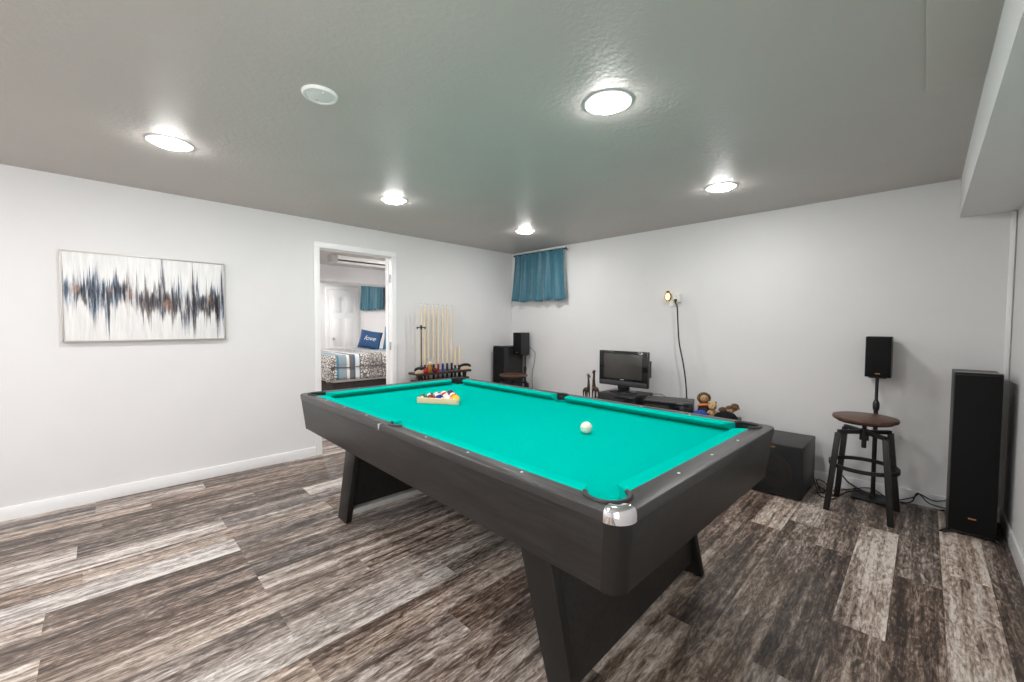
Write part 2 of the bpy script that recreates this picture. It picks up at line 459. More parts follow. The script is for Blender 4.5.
# ------------------------------------------------------------------ ceiling lamps
def lamp_emit():
    m, t, b = newmat('lamp diffuser glowing')
    setp(b, col=(.9, .9, .9), rough=.5, emit=(1.0, .985, .975), estr=LAMP)
    return m
LAMP = 96.0
M['lamp'] = lamp_emit()
def ceiling_lamp(x, y, label, mat=None):
    t = thing('ceiling_light', label, 'ceiling light', (x, y, H), 0, 'round ceiling lights')
    mb = MB(); mb.lathe([(.070, -.004), (.088, -.005), (.104, -.004), (.107, 0), (.070, 0), (.070, -.004)], seg=48); mb.build('trim_ring', M['lens_rim'], t)
    mb = MB(); mb.lathe([(.078, -.0045), (.078, -.0085), (.070, -.014), (.045, -.019), (0, -.021)], seg=48); mb.build('diffuser', mat or M['lamp'], t)
    return t
ceiling_lamp(1.171, -3.876, 'round flush ceiling light above the abstract painting')
ceiling_lamp(1.113, -2.464, 'round flush ceiling light in front of the bedroom doorway')
ceiling_lamp(1.124, -.924, 'round flush ceiling light nearest the teal curtain')
ceiling_lamp(3.143, -2.518, 'round flush ceiling light above the cue ball end of the pool table')
ceiling_lamp(3.112, -.956, 'round flush ceiling light nearest the back wall with the stool')
ceiling_lamp(3.13, -3.95, 'round flush ceiling light over the floor by the chrome table corner')
ceiling_lamp(1.15, -5.25, 'unseen round flush ceiling light added between the painting and the rear wall')  # unseen lamps from here to the rear wall, added for even light
ceiling_lamp(3.13, -5.25, 'unseen round flush ceiling light added in front of the rear wall, nearest the soffit')
ceiling_lamp(2.15, -5.25, 'unseen round flush ceiling light added in front of the rear wall, midway between two others')
ceiling_lamp(2.15, -6.15, 'unseen round flush ceiling light added closest to the rear wall')

t = thing('ceiling_cover', 'round white blank cover plate on the grey ceiling, unlit', 'ceiling cover', (2.282, -3.469, H))
mb = MB(); mb.lathe([(0, -.010), (.050, -.011), (.056, -.009), (.058, -.013), (.068, -.013), (.073, -.006), (.074, 0)], seg=48); mb.build('cover_plate', M['white'], t)
for s in (-1, 1):
    mb = MB(); mb.lathe([(0, -.0145), (.004, -.0135), (.005, -.011)], (s * .036, 0, 0), 10); mb.build('screw', M['steel'], t)

# ------------------------------------------------------------------ pool table
TH = R(-1.1)
TC = Vector((2.4253, -2.5525, 0))
def tw(a, b, z):      # table coordinates to the room
    return Vector((TC.x + a * math.cos(TH) - b * math.sin(TH), TC.y + a * math.sin(TH) + b * math.cos(TH), z))
ZT, ZB, ZC = .81, .575, .768
HL, HW = 1.266, .692
WL, WW = 1.185, .624           # inner edge of the wooden rails
NL, NW = 1.125, .566           # cushion noses
CP = (1.156, .592, .061)       # corner pocket centre, radius
SP = (0., .606, .050)

def rrect(a, b, r, n=8):
    P = []
    for cx, cy, s in ((a - r, b - r, 0), (-a + r, b - r, 1), (-a + r, -b + r, 2), (a - r, -b + r, 3)):
        P += [(cx + r * math.cos(PI / 2 * (s + k / n)), cy + r * math.sin(PI / 2 * (s + k / n))) for k in range(n + 1)]
    return P

def pocket_arc(c, r, a0, a1, n=16):
    return [(c[0] + r * math.cos(a0 + (a1 - a0) * k / n), c[1] + r * math.sin(a0 + (a1 - a0) * k / n)) for k in range(n + 1)]

def corner_angles():
    # first quadrant corner pocket: where its circle meets x=WL and y=WW
    cx, cy, r = CP
    aa = math.asin(-math.sqrt(max(0, r * r - (WL - cx) ** 2)) / r)      # on x=WL below centre
    bb = PI - math.asin((WW - cy) / r)                                  # on y=WW left of centre
    return aa, bb
def side_angles():
    cx, cy, r = SP
    a = math.asin((WW - cy) / r); return a, PI - a

def table():
    t = thing('pool_table', 'black pool table with green cloth and splayed panel legs in the middle of the room', 'pool table', (TC.x, TC.y, 0), TH)
    # rail frame: one plate with the inner outline cut by six pockets
    ca, cb = corner_angles(); sa, sb = side_angles()
    q1 = pocket_arc(CP, CP[2], ca, cb)
    mir = lambda P, sx, sy: [(x * sx, y * sy) for x, y in P]
    top = pocket_arc(SP, SP[2], sa, sb)
    inner = q1 + top + mir(q1, -1, 1)[::-1] + mir(q1, -1, -1) + mir(top, -1, -1) + mir(q1, 1, -1)[::-1]
    plate('rail_top', [rrect(HL, HW, .055), inner], ZT - .034, ZT, M['rail_wood'], t, .005)
    # cabinet sides, each leaning in slightly towards its lower edge; rounded corner posts
    zi = ZT - .033; ins = .022; cr = .055; o = .003
    def side(name, sx, sy):
        mb = MB(); th = .022
        if sy:
            x1 = HL - cr - .002; x2 = x1 - ins
            P = [(-x2, HW - o - ins - th, ZB), (x2, HW - o - ins - th, ZB), (x2, HW - o - ins, ZB), (-x2, HW - o - ins, ZB),
                 (-x1, HW - o - th, zi), (x1, HW - o - th, zi), (x1, HW - o, zi), (-x1, HW - o, zi)]
            P = [(x, y * sy, z) for x, y, z in P]
        else:
            y1 = HW - cr - .002; y2 = y1 - ins
            P = [(HL - o - ins - th, -y2, ZB), (HL - o - ins, -y2, ZB), (HL - o - ins, y2, ZB), (HL - o - ins - th, y2, ZB),
                 (HL - o - th, -y1, zi), (HL - o, -y1, zi), (HL - o, y1, zi), (HL - o - th, y1, zi)]
            P = [(x * sx, y, z) for x, y, z in P]
        mb.hexa(P, .0015); return mb.build(name, M['table_wood'], t)
    for s in (-1, 1):
        ap = side('side_apron', 0, s); side('end_apron', s, 0)
        mb = MB(); mb.lathe([(0, .004), (.006, .003), (.008, 0)], (0, 0, 0), 10, 'y')
        sc = mb.build('screw_cap', M['steel'], ap)
        sc.location = (.27, s * (HW - o - .0185), .655); sc.rotation_euler = (0, 0, PI if s > 0 else 0)
    for sx in (-1, 1):
        for sy in (-1, 1):
            mb = MB(); n = 10; r = cr
            arc = lambda off: [(HL - o - off - r + r * math.cos(PI / 2 * k / n), HW - o - off - r + r * math.sin(PI / 2 * k / n)) for k in range(n + 1)]
            inn = lambda off: [(HL - o - off - r, HW - o - off - .02), (HL - o - off - r, HW - o - off - r), (HL - o - off - .02, HW - o - off - r)]
            tp = [(x * sx, y * sy) for x, y in arc(0) + [(HL - o - r, HW - o - r)]]
            bt = [(x * sx, y * sy) for x, y in arc(ins) + [(HL - o - ins - r, HW - o - ins - r)]]
            mb.prism(tp, ZB - .002, zi, 0, 2, bt); mb.build('corner_post', M['leg_black'], t, ang=50)
    # underside
    mb = MB(); mb.box((0, 0, ZB + .03), (2 * HL - .16, 2 * HW - .16, .02)); mb.build('bottom_board', M['leg_black'], t)
    # bed, with round holes at the pockets
    holes = []
    for sx in (-1, 1):
        for sy in (-1, 1):
            holes.append([(sx * (CP[0] + .012) + .050 * math.cos(2 * PI * k / 24), sy * (CP[1] + .012) + .050 * math.sin(2 * PI * k / 24)) for k in range(24)])
    for sy in (-1, 1): holes.append([(.044 * math.cos(2 * PI * k / 24), sy * .612 + .044 * math.sin(2 * PI * k / 24)) for k in range(24)])
    plate('bed_cloth', [rrect(1.215, .665, .03)] + holes, ZC - .02, ZC, M['cloth'], t)
    # cushions
    prof = [(-.004, ZC + .0005), (-.004, ZT - .001), (.046, ZT - .002), (.055, ZT - .0040), (.058, ZT - .008), (.054, ZT - .013), (.018, ZC + .0005)]
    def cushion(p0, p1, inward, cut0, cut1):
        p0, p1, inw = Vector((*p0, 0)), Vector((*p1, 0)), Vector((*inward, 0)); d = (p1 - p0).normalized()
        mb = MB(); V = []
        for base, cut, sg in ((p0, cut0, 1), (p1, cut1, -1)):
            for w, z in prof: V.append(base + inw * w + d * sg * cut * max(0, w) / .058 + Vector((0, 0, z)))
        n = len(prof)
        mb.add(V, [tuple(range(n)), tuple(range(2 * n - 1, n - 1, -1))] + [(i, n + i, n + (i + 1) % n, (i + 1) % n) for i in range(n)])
        mb.build('cushion', M['cushion_cloth_lit'], t, ang=40)
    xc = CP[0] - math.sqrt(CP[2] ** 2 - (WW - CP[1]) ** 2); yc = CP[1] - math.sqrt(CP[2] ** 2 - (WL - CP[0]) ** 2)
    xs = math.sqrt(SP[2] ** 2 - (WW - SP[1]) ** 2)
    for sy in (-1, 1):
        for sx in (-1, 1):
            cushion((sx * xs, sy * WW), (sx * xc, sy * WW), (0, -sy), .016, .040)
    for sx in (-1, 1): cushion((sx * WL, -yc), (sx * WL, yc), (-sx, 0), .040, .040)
    # pockets: black liner wall and raised rubber rim
    def pocket(cx, cy, r, a0, a1):
        n = 20; mb = MB(); V = []
        A = [a0 + (a1 - a0) * k / n for k in range(n + 1)]
        for rr, z in ((r + .0015, ZC - .10), (r + .0015, ZT - .002), (r + .006, ZT - .002), (r + .006, ZC - .10)):
            V += [(cx + rr * math.cos(a), cy + rr * math.sin(a), z) for a in A]
        Fs = []
        for q in range(4):
            for k in range(n):
                i, j = q * (n + 1) + k, ((q + 1) % 4) * (n + 1) + k
                Fs.append((i, i + 1, j + 1, j))
        mb.add(V, Fs)
        mb.lathe([(0, ZC - .10), (r - .016, ZC - .099), (r - .014, ZC - .022)], (cx * 1.008, cy * 1.008, 0), 24)
        pk = mb.build('pocket', M['pocket'], t)
        mb = MB(); k2 = 12
        mb.tube([(cx + (r + .002) * math.cos(a0 + (a1 - a0) * k / k2), cy + (r + .002) * math.sin(a0 + (a1 - a0) * k / k2), ZT - .0005) for k in range(k2 + 1)], .0085, 10, 3)
        mb.build('rim', M['rubber'], pk)
    for sx in (-1, 1):
        for sy in (-1, 1):
            a0, a1 = ca, cb
            if sx < 0: a0, a1 = PI - a1, PI - a0
            if sy < 0: a0, a1 = -a1, -a0
            pocket(sx * CP[0], sy * CP[1], CP[2], a0, a1)
    for sy in (-1, 1):
        a0, a1 = (sa, sb) if sy > 0 else (-sb, -sa)
        pocket(0, sy * SP[1], SP[2], a0, a1)
    # pearl sights
    for sy in (-1, 1):
        for x in (-.866, -.581, -.290, .290, .581, .866):
            mb = MB(); mb.lathe([(0, .0012), (.0045, .0010), (.0055, 0)], (x, sy * .646, ZT), 14); mb.build('sight_dot', M['pearl'], t)
    for sx in (-1, 1):
        for y in (-.28, 0, .28):
            mb = MB(); mb.lathe([(0, .0012), (.0045, .0010), (.0055, 0)], (sx * 1.222, y, ZT), 14); mb.build('sight_dot', M['pearl'], t)
    # chrome cap on the near corner, chrome clip by the side pocket
    n = 12; e = .003; r = .057; mb = MB()
    base_ = [(HL + e, HW + e - r - .010)] + [(HL + e - r + r * math.cos(PI / 2 * k / n), HW + e - r + r * math.sin(PI / 2 * k / n)) for k in range(n + 1)] + [(HL + e - r - .002, HW + e)]
    tip = Vector((HL - .056, HW - .056)); rings = []
    for q, (f, z) in enumerate(((0, -.030), (0, -.012), (.03, -.002), (.10, .006), (.22, .011), (.40, .0125), (.62, .010), (.85, .004), (.93, -.002))):
        rings.append([mb.bm.verts.new(((x + (tip.x - x) * f), -(y + (tip.y - y) * f), ZT + z)) for x, y in base_])
    for A_, B_ in zip(rings, rings[1:]):
        for k in range(len(A_) - 1): mb.bm.faces.new([A_[k], A_[k + 1], B_[k + 1], B_[k]])
    mb.bm.faces.new(rings[-1]); m_ = len(rings)
    for k in (0, -1): mb.bm.faces.new([rg[k] for rg in rings])
    mb.build('corner_cap', M['chrome'], t, ang=60)['label'] = 'chrome corner cap'
    mb = MB(); mb.box((-.052, -HW - .001, ZT - .013), (.012, .006, .030), .002); mb.box((-.052, -HW + .006, ZT + .001), (.012, .018, .004), .0015)
    mb.build('rail_clip', M['chrome'], t)['label'] = 'chrome clip beside the side pocket'
    # splayed panel legs
    zt = ZB + .03
    for sx, near, far in ((-1, (.775, .630, .945, .815), (.775, .630, .945, .815)), (1, (.885, .730, 1.032, .922), (.865, .715, .990, .875))):
        pan = []
        for sy, (to, ti, bo, bi) in ((-1, near), (1, far)):
            y0, y1 = sy * (.552 if sy < 0 else .575), sy * (.515 if sy < 0 else .538)
            mb = MB()
            P = [(sx * bi, y1, .006), (sx * bo, y1, .006), (sx * bo, y0, .006), (sx * bi, y0, .006), (sx * ti, y1, zt), (sx * to, y1, zt), (sx * to, y0, zt), (sx * ti, y0, zt)]
            mb.hexa(P, .002); lg = mb.build('leg', M['leg_black'], t)
            for xx in (bo - .03, bi + .03):
                mb = MB(); mb.cyl((sx * xx, (y0 + y1) / 2, 0), (sx * xx, (y0 + y1) / 2, .012), .016, seg=16); mb.build('leveller_foot', M['rubber'], lg)
            f = lambda z, a, b: a + (b - a) * (z / zt)
            pan.append((y1, [f(z, bo, to) - .030 for z in (.075, zt)], (f(.06, bo, to) + f(.06, bi, ti)) / 2))
        (ya, xa, ma), (yb, xb, m2) = pan; P = []
        for q, z in enumerate((.075, zt)):
            P += [(sx * (xa[q] - .022), ya, z), (sx * xa[q], ya, z), (sx * xb[q], yb, z), (sx * (xb[q] - .022), yb, z)]
        mb = MB(); mb.hexa(P); mb.build('leg_panel', M['table_wood'], t)
        mb = MB(); P = []
        for z in (.048, .084):
            P += [(sx * (ma - .045), ya, z), (sx * (ma + .01), ya, z), (sx * (m2 + .01), yb, z), (sx * (m2 - .045), yb, z)]
        mb.hexa(P, .003); mb.build('stretcher', M['stretch_grey'] if sx < 0 else M['leg_black'], t)
    return t
table()

# ------------------------------------------------------------------ balls and triangle
BALLC = {1: (.95, .60, .02), 2: (.01, .025, .30), 3: (.60, .015, .015), 4: (.06, .008, .16), 5: (.85, .18, .01), 6: (.01, .12, .045), 7: (.20, .012, .02), 8: (.006, .006, .007)}
BNAME = {1: 'yellow', 2: 'blue', 3: 'red', 4: 'purple', 5: 'orange', 6: 'green', 7: 'maroon'}
def ball_mat(k):
    m, t, b = newmat('pool ball %d' % k); L = t.links.new
    setp(b, rough=.07, coat=.3)
    tc = t.nodes.new('ShaderNodeTexCoord'); sx = t.nodes.new('ShaderNodeSeparateXYZ'); L(tc.outputs['Object'], sx.inputs[0])
    col = BALLC[k if k < 9 else k - 8]; ivory = (.82, .79, .70, 1)
    def m1(op, a, v):
        n = t.nodes.new('ShaderNodeMath'); n.operation = op; L(a, n.inputs[0]); n.inputs[1].default_value = v; return n.outputs[0]
    spot = m1('GREATER_THAN', m1('ABSOLUTE', sx.outputs['X'], 0), .0262)
    mx = t.nodes.new('ShaderNodeMix'); mx.data_type = 'RGBA'
    if k < 9:
        L(spot, mx.inputs[0])
    else:
        band = m1('GREATER_THAN', m1('ABSOLUTE', sx.outputs['Z'], 0), .0145)
        n = t.nodes.new('ShaderNodeMath'); n.operation = 'MAXIMUM'; L(spot, n.inputs[0]); L(band, n.inputs[1]); L(n.outputs[0], mx.inputs[0])
    mx.inputs[6].default_value = (*col, 1); mx.inputs[7].default_value = ivory
    L(mx.outputs[2], b.inputs['Base Color']); return m
BR = .0286
def ball(k, pos, rot, label):
    mb = MB(); mb.sphere((0, 0, 0), BR, 28)
    o = mb.build('pool_ball', M['cue_ball'] if k == 0 else ball_mat(k), loc=pos, rot=rot)
    return tag(o, label, 'pool ball', None if k == 0 else 'pool balls in the wooden triangle')
M['cue_ball'] = plain('ivory ball', (.80, .76, .64), .08, .02, 20, coat=.3)
ball(0, tw(.627, .036, ZC + BR), (0, 0, 0), 'ivory cue ball lying alone on the green cloth')

A = Vector((-.611, -.165)); B = Vector((-.352, .005))
ab = (B - A).normalized(); pe = Vector((-ab.y, ab.x)); side = (B - A).length
ctr = (A + B) / 2 + pe * side * math.sqrt(3) / 6
ang = math.atan2(ab.y, ab.x)
def tri(inr, rc, n=6):
    P = []
    for k in range(3):
        a = -PI / 2 + PI / 3 + PI * 2 / 3 * k - PI / 2 - PI / 3 + PI / 6 * 0
        a = R(210) + k * PI * 2 / 3
        c = Vector((math.cos(a), math.sin(a))) * 2 * (inr - rc)
        P += [(c.x + rc * math.cos(a - PI / 3 + PI * 2 / 3 * j / n), c.y + rc * math.sin(a - PI / 3 + PI * 2 / 3 * j / n)) for j in range(n + 1)]
    return P
ri = side * math.sqrt(3) / 6
rp = tw(ctr.x, ctr.y, ZC + .0006)
rk = plate('ball_rack', [tri(ri + .002, .016), tri(ri - .011, .010)], 0, .038, M['beech'], None, .003, rot=(0, 0, TH + ang), loc=rp)
tag(rk, 'pale wooden triangle rack holding the balls on the green cloth', 'ball rack')
order = [[6, 7, 2, 13, 1], [14, 11, 10, 5], [15, 3, 12], [9, 4], [8]]
lab = {}
rowname = ['along the rack side facing the camera', 'in the second row of the rack', 'in the middle row of the rack', 'in the fourth row of the rack', 'at the far tip of the rack']
for rI, row in enumerate(order):
    n = len(row)
    for j, k in enumerate(row):
        lp = Vector(((j - (n - 1) / 2) * 2 * BR * 1.004, -ri + .011 + BR + .0012 + rI * BR * math.sqrt(3) * 1.004))
        c2 = Vector((lp.x * math.cos(ang) - lp.y * math.sin(ang), lp.x * math.sin(ang) + lp.y * math.cos(ang))) + ctr
        kind = 'black' if k == 8 else ('solid ' + BNAME[k] if k < 8 else 'white ball with %s stripe' % BNAME[k - 8])
        label = ('%s pool ball %s' % (kind, rowname[rI])) if k <= 8 else '%s %s' % (kind.replace('white ball', 'white pool ball'), rowname[rI])
        rnd = random.Random(k * 5)
        ball(k, tw(c2.x, c2.y, ZC + BR), (rnd.uniform(.3, 1.2) if k > 8 else rnd.uniform(-1, 1), rnd.uniform(-.8, .8), rnd.uniform(-1, 1)), label)

# ------------------------------------------------------------------ painting
def art_material():
    m, t, b = newmat('abstract canvas'); L = t.links.new
    setp(b, rough=.55, spec=.3)
    tc = t.nodes.new('ShaderNodeTexCoord'); sx = t.nodes.new('ShaderNodeSeparateXYZ'); L(tc.outputs['Generated'], sx.inputs[0])
    Y, Z = sx.outputs['Y'], sx.outputs['Z']
    def mth(op, a, v=None, clamp=False):
        n = t.nodes.new('ShaderNodeMath'); n.operation = op; n.use_clamp = clamp
        for i, q in enumerate((a, v)):
            if q is None: continue
            if isinstance(q, (int, float)): n.inputs[i].default_value = q
            else: L(q, n.inputs[i])
        return n.outputs[0]
    def ns(sy, sz, off, det=4, rough=.6):
        c = t.nodes.new('ShaderNodeCombineXYZ'); L(mth('MULTIPLY', Y, sy), c.inputs[0]); L(mth('MULTIPLY', Z, sz), c.inputs[1]); c.inputs[2].default_value = off
        n = node(t, 'ShaderNodeTexNoise', Scale=1., Detail=det, Roughness=rough); L(c.outputs[0], n.inputs['Vector']); return n.outputs['Fac']
    def cs(n, k): return mth('ADD', mth('MULTIPLY', mth('SUBTRACT', n, .5), k), .5, True)
    strk = cs(ns(46, 2.0, 1.3, 4, .65), 5.0); lump = cs(ns(9, 0, 5.5, 3, .7), 4.5)
    eu = cs(ns(15, 0, 4.1, 5, .8), 4.0); ed = cs(ns(17, 0, 9.2, 5, .8), 4.0); fine = cs(ns(90, 6, 2.2, 4, .7), 4.0)
    wob = mth('MULTIPLY', mth('SUBTRACT', cs(ns(5, 0, 12.0, 2), 3.0), .5), .10)
    mid = mth('ADD', mth('SUBTRACT', .565, mth('MULTIPLY', Y, .12)), wob)
    d = mth('SUBTRACT', Z, mid)
    upw = mth('ADD', .09, mth('MULTIPLY', mth('POWER', eu, 2.4), .62)); dnw = mth('ADD', .11, mth('MULTIPLY', mth('POWER', ed, 2.2), .46))
    above = mth('MULTIPLY', mth('GREATER_THAN', d, 0), mth('SUBTRACT', 1., mth('DIVIDE', d, upw), True))
    below = mth('MULTIPLY', mth('LESS_THAN', d, 0), mth('SUBTRACT', 1., mth('DIVIDE', mth('MULTIPLY', d, -1.), dnw), True))
    band = mth('POWER', mth('ADD', above, below, True), .55)
    dark = mth('MULTIPLY', band, mth('ADD', mth('MULTIPLY', strk, .85), mth('MULTIPLY', lump, .55)), True)
    dark = mth('MULTIPLY', dark, mth('ADD', .70, mth('MULTIPLY', fine, .6)), True)
    dark = mth('MULTIPLY', dark, mth('ADD', .35, lump, True), True)
    def ramp(cols):
        rp = t.nodes.new('ShaderNodeValToRGB'); e = rp.color_ramp.elements
        e[0].position = 0; e[0].color = (*srgb(*cols[0][1]), 1); e[1].position = 1; e[1].color = (*srgb(*cols[-1][1]), 1)
        for p, c in cols[1:-1]:
            q = e.new(p); q.color = (*srgb(*c), 1)
        L(dark, rp.inputs['Fac']); return rp.outputs[0]
    brown = ramp([(0, (236, 235, 234)), (.22, (206, 202, 200)), (.5, (112, 103, 104)), (.78, (44, 38, 42)), (1, (24, 20, 24))])
    slate = ramp([(0, (236, 235, 234)), (.22, (200, 204, 209)), (.5, (112, 126, 142)), (.78, (58, 70, 86)), (1, (30, 36, 48))])
    def mix(f, a, b2):
        n = t.nodes.new('ShaderNodeMix'); n.data_type = 'RGBA'; L(f, n.inputs[0]); L(a, n.inputs[6])
        if isinstance(b2, tuple): n.inputs[7].default_value = (*srgb(*b2), 1)
        else: L(b2, n.inputs[7])
        return n.outputs[2]
    hue = cs(ns(7, 1, 7.7, 3, .6), 8.0)
    col = mix(hue, brown, slate)
    rust = mth('MULTIPLY', mth('MULTIPLY', mth('SUBTRACT', ns(14, 4, 21.0, 3), .57), 9., True), mth('MULTIPLY', band, .6), True)
    col = mix(rust, col, (178, 130, 100))
    col = mix(mth('MULTIPLY', cs(ns(44, 2.5, 3.3, 5, .7), 4.5), .22), col, (158, 160, 164))
    L(col, b.inputs['Base Color'])
    bp = node(t, 'ShaderNodeBump', Strength=.25, Distance=.003); L(strk, bp.inputs['Height']); L(bp.outputs[0], b.inputs['Normal'])
    return m
py0, py1, pz0, pz1 = -4.362, -3.432, 1.160, 1.788
t = thing('painting', 'wide white abstract canvas with dark streaks in a thin silver frame', 'painting', (0, (py0 + py1) / 2, pz0))
pw, ph = py1 - py0, pz1 - pz0
mb = MB(); mb.box((.020, 0, ph / 2), (.026, pw - .016, ph - .016), .002); mb.build('canvas', art_material(), t)
mb = MB()
for s in (-1, 1):
    mb.box((.020, s * (pw / 2 - .004), ph / 2), (.040, .008, ph), .001); mb.box((.020, 0, ph / 2 + s * (ph / 2 - .004)), (.040, pw, .008), .001)
mb.build('frame', plain('champagne frame', (.50, .47, .43), .35, .04, 12, metal=.5), t)

# ------------------------------------------------------------------ curtains
def curtain(x0, x1, y, z0, z1, label, flare=.03, seedv=1, folds=7, amp=.016):
    cx = (x0 + x1) / 2
    t = thing('curtain', label, 'curtain', (cx, y, z1))
    rnd = random.Random(seedv); hw = (x1 - x0) / 2; hh = z1 - z0
    nx, nz = 120, 26; ph = [rnd.uniform(0, 6.28) for _ in range(4)]
    mb = MB(); V = []
    for j in range(nz + 1):
        v = j / nz
        for i in range(nx + 1):
            u = i / nx * 2 - 1
            x = u * (hw + flare * v * v) + .006 * math.sin(folds * PI * u + ph[0]) * v
            a = amp * (.45 + .75 * v)
            yy = -a * (math.sin(folds * PI * u + ph[0] + .5 * math.sin(3 * u + ph[1])) * .7 + .45 * math.sin(folds * 2.3 * u + ph[2] + v) + .15 * math.sin(40 * u) * (1 - v)) - .012 * v
            z = -v * hh - .010 * v * math.sin(folds * PI * u * .5 + ph[3])
            V.append((x, yy, z))
    W_ = nx + 1
    mb.add(V, [(j * W_ + i, j * W_ + i + 1, (j + 1) * W_ + i + 1, (j + 1) * W_ + i) for j in range(nz) for i in range(nx)])
    o = mb.build('panel', M['teal'], t, ang=80)
    md = o.modifiers.new('thick', 'SOLIDIFY'); md.thickness = .003
    mb = MB(); L_ = hw + .02
    mb.cyl((-L_, .004, -.012), (L_, .004, -.012), .007)
    for s in (-1, 1): mb.sphere((s * (L_ + .010), .004, -.012), .014, 12)
    for s in (-1, 1): mb.cyl((s * (L_ - .012), .004, -.012), (s * (L_ - .012), -y, -.012), .005, seg=8)
    mb.build('rod', M['black_metal'], t)
    return t
M['teal'] = plain('teal satin', srgb(44, 104, 122), .48, .10, 22, .05, 400, sheen=.3)
curtain(.150, .985, -.075, 1.612, 2.258, 'short teal curtain on a black rod in the corner above the tower speaker', .045, 4, 6, .024)
curtain(-4.62, -3.62, -.075, 1.60, 2.26, 'short teal curtain seen through the doorway above the bed', .02, 9, 8, .03)

# ------------------------------------------------------------------ loudspeakers
def logo(parent, x, y, z, w, rot=(PI / 2, 0, 0)):
    mb = MB(); w *= .72; mb.box((x, y, z), (w, .002, w * .24), .0005); bd = mb.build('badge', M['copper'], parent); bd['label'] = 'small copper name badge'
    text_mesh('lettering', 'Klipsch', w * .22, M['black'], bd, (x, y - .0012, z), rot, .0003)

def driver(mb, x, y, z, r):
    mb.lathe([(r * 1.12, 0), (r * 1.12, .004), (r, .006), (r * .92, .001), (r * .35, -.010), (r * .3, -.004), (0, .0)], (x, y, z), 32, 'y')

def tower(label, loc, rz=0.):
    t = thing('tower_speaker', label, 'tower speaker', loc, rz, 'tower speakers')
    w, d, h = .200, .36, .985; z0 = .02
    mb = MB(); mb.box((0, 0, z0 + h / 2), (w, d, h), .004); mb.build('cabinet', M['ash'], t)
    mb = MB(); mb.box((0, -d / 2 - .008, z0 + h / 2 - .004), (w - .006, .016, h - .012), .005); gr = mb.build('grille', M['grille'], t)
    mb = MB(); mb.box((0, -d / 2 + .02, z0 + h + .003), (w - .004, .07, .008), .003); mb.build('top_trim', M['black_gloss'], t)
    mb = MB(); mb.box((0, .0, .014), (w + .012, d + .012, .012), .003)
    for sx in (-1, 1):
        for sy in (-1, 1):
            P = [Vector(p) for p in ((-.012, -.012, 0), (.012, -.012, 0), (.012, .012, 0), (-.012, .012, 0), (-.012, -.012, .018), (.012, -.012, .018), (.012, .012, .018), (-.012, .012, .018))]
            for p in P[:4]: p.x += sx * .026; p.y += sy * .026
            mb.hexa(P, .002, None, Vector((sx * w / 2, sy * d / 2, 0)))
    mb.build('plinth', M['black_gloss'], t)
    logo(t, .0, -d / 2 - .0168, .115, .046)
    return t
tower('tall black tower speaker in the corner with the white wall raceway', (4.430, -.232, 0))
tower('black tower speaker under the teal curtain, behind the far wooden stool', (.175, -.235, 0))

def bookshelf(label, loc, zb, pole_off, rz=0., tilt=0.):
    """small speaker on its pole stand; the stand is a thing of its own"""
    w, d, h = .144, .165, .296
    t = thing('bookshelf_speaker', label[0], 'small speaker', (loc[0], loc[1], zb), rz, 'small speakers on pole stands')
    mb = MB(); mb.box((0, 0, h / 2), (w, d, h), .004); mb.build('cabinet', M['ash'], t)
    mb = MB(); mb.box((0, -d / 2 - .006, h / 2), (w - .006, .012, h - .006), .004); mb.build('grille', M['grille'], t)
    logo(t, 0, -d / 2 - .0125, .028, .036)
    px, pyy = loc[0] + pole_off[0], loc[1] + pole_off[1]
    s = thing('speaker_stand', label[1], 'speaker stand', (px, pyy, 0), rz, 'pole stands of the small speakers')
    mb = MB(); mb.box((-.012, 0, .010), (.215, .20, .016), .004); mb.build('base_plate', M['black_metal'], s)
    mb = MB(); mb.cyl((0, 0, .016), (0, 0, .70), .0135); mb.cyl((0, 0, .68), (0, 0, zb - .008), .010); mb.lathe([(.022, .018), (.022, .026), (.014, .04)], seg=20); mb.build('pole', M['black_metal'], s)
    mb = MB(); mb.lathe([(.012, .665), (.018, .675), (.020, .695), (.020, .72), (.016, .735), (.011, .745)], seg=20); mb.build('collar', M['black'], s)
    mb = MB(); mb.box((-pole_off[0] * .6, -pole_off[1] * .6, zb - .005), (.10, .10, .008), .002); mb.build('top_plate', M['black_metal'], s)
    return t
bookshelf(('small black speaker with copper badge on a stand behind the front stool', 'black pole stand with square base behind the stool near the subwoofer'), (3.958, -.115), .922, (-.006, .0))
bookshelf(('small black speaker on a stand in front of the curtain corner', 'black pole stand next to the tower speaker under the teal curtain'), (.352, -.160), .895, (.060, .010))

# subwoofer
t = thing('subwoofer', 'black cube subwoofer with copper driver showing through the grille beside the pool table', 'subwoofer', (3.402, -.332, 0))
w, d, h = .375, .50, .400
mb = MB(); mb.box((0, .01, .006 + (h - .006) / 2), (w, d - .02, h - .006), .005); mb.build('cabinet', M['ash'], t)
def sub_grille():
    m, tt, b = newmat('sheer black grille'); L = tt.links.new
    setp(b, rough=.7)
    tc = tt.nodes.new('ShaderNodeTexCoord'); n = node(tt, 'ShaderNodeTexNoise', Scale=700., Detail=1.); L(tc.outputs['Object'], n.inputs['Vector'])
    r = tt.nodes.new('ShaderNodeValToRGB'); r.color_ramp.elements[0].color = (.007, .007, .008, 1); r.color_ramp.elements[1].color = (.014, .014, .015, 1)
    L(n.outputs['Fac'], r.inputs[0]); L(r.outputs[0], b.inputs['Base Color']); b.inputs['Alpha'].default_value = .68
    return m
mb = MB(); rr = rrect(w / 2 - .006, (h - .03) / 2, .01)
mb.box((0, -d / 2 + .004, .010 + (h - .014) / 2), (w - .01, .010, h - .016), .004); mb.build('grille', sub_grille(), t)
mb = MB(); mb.box((0, -d / 2 + .022, .022 + (h - .02) / 2), (w - .002, .006, h - .024), .002); mb.build('front_baffle', M['black'], t)
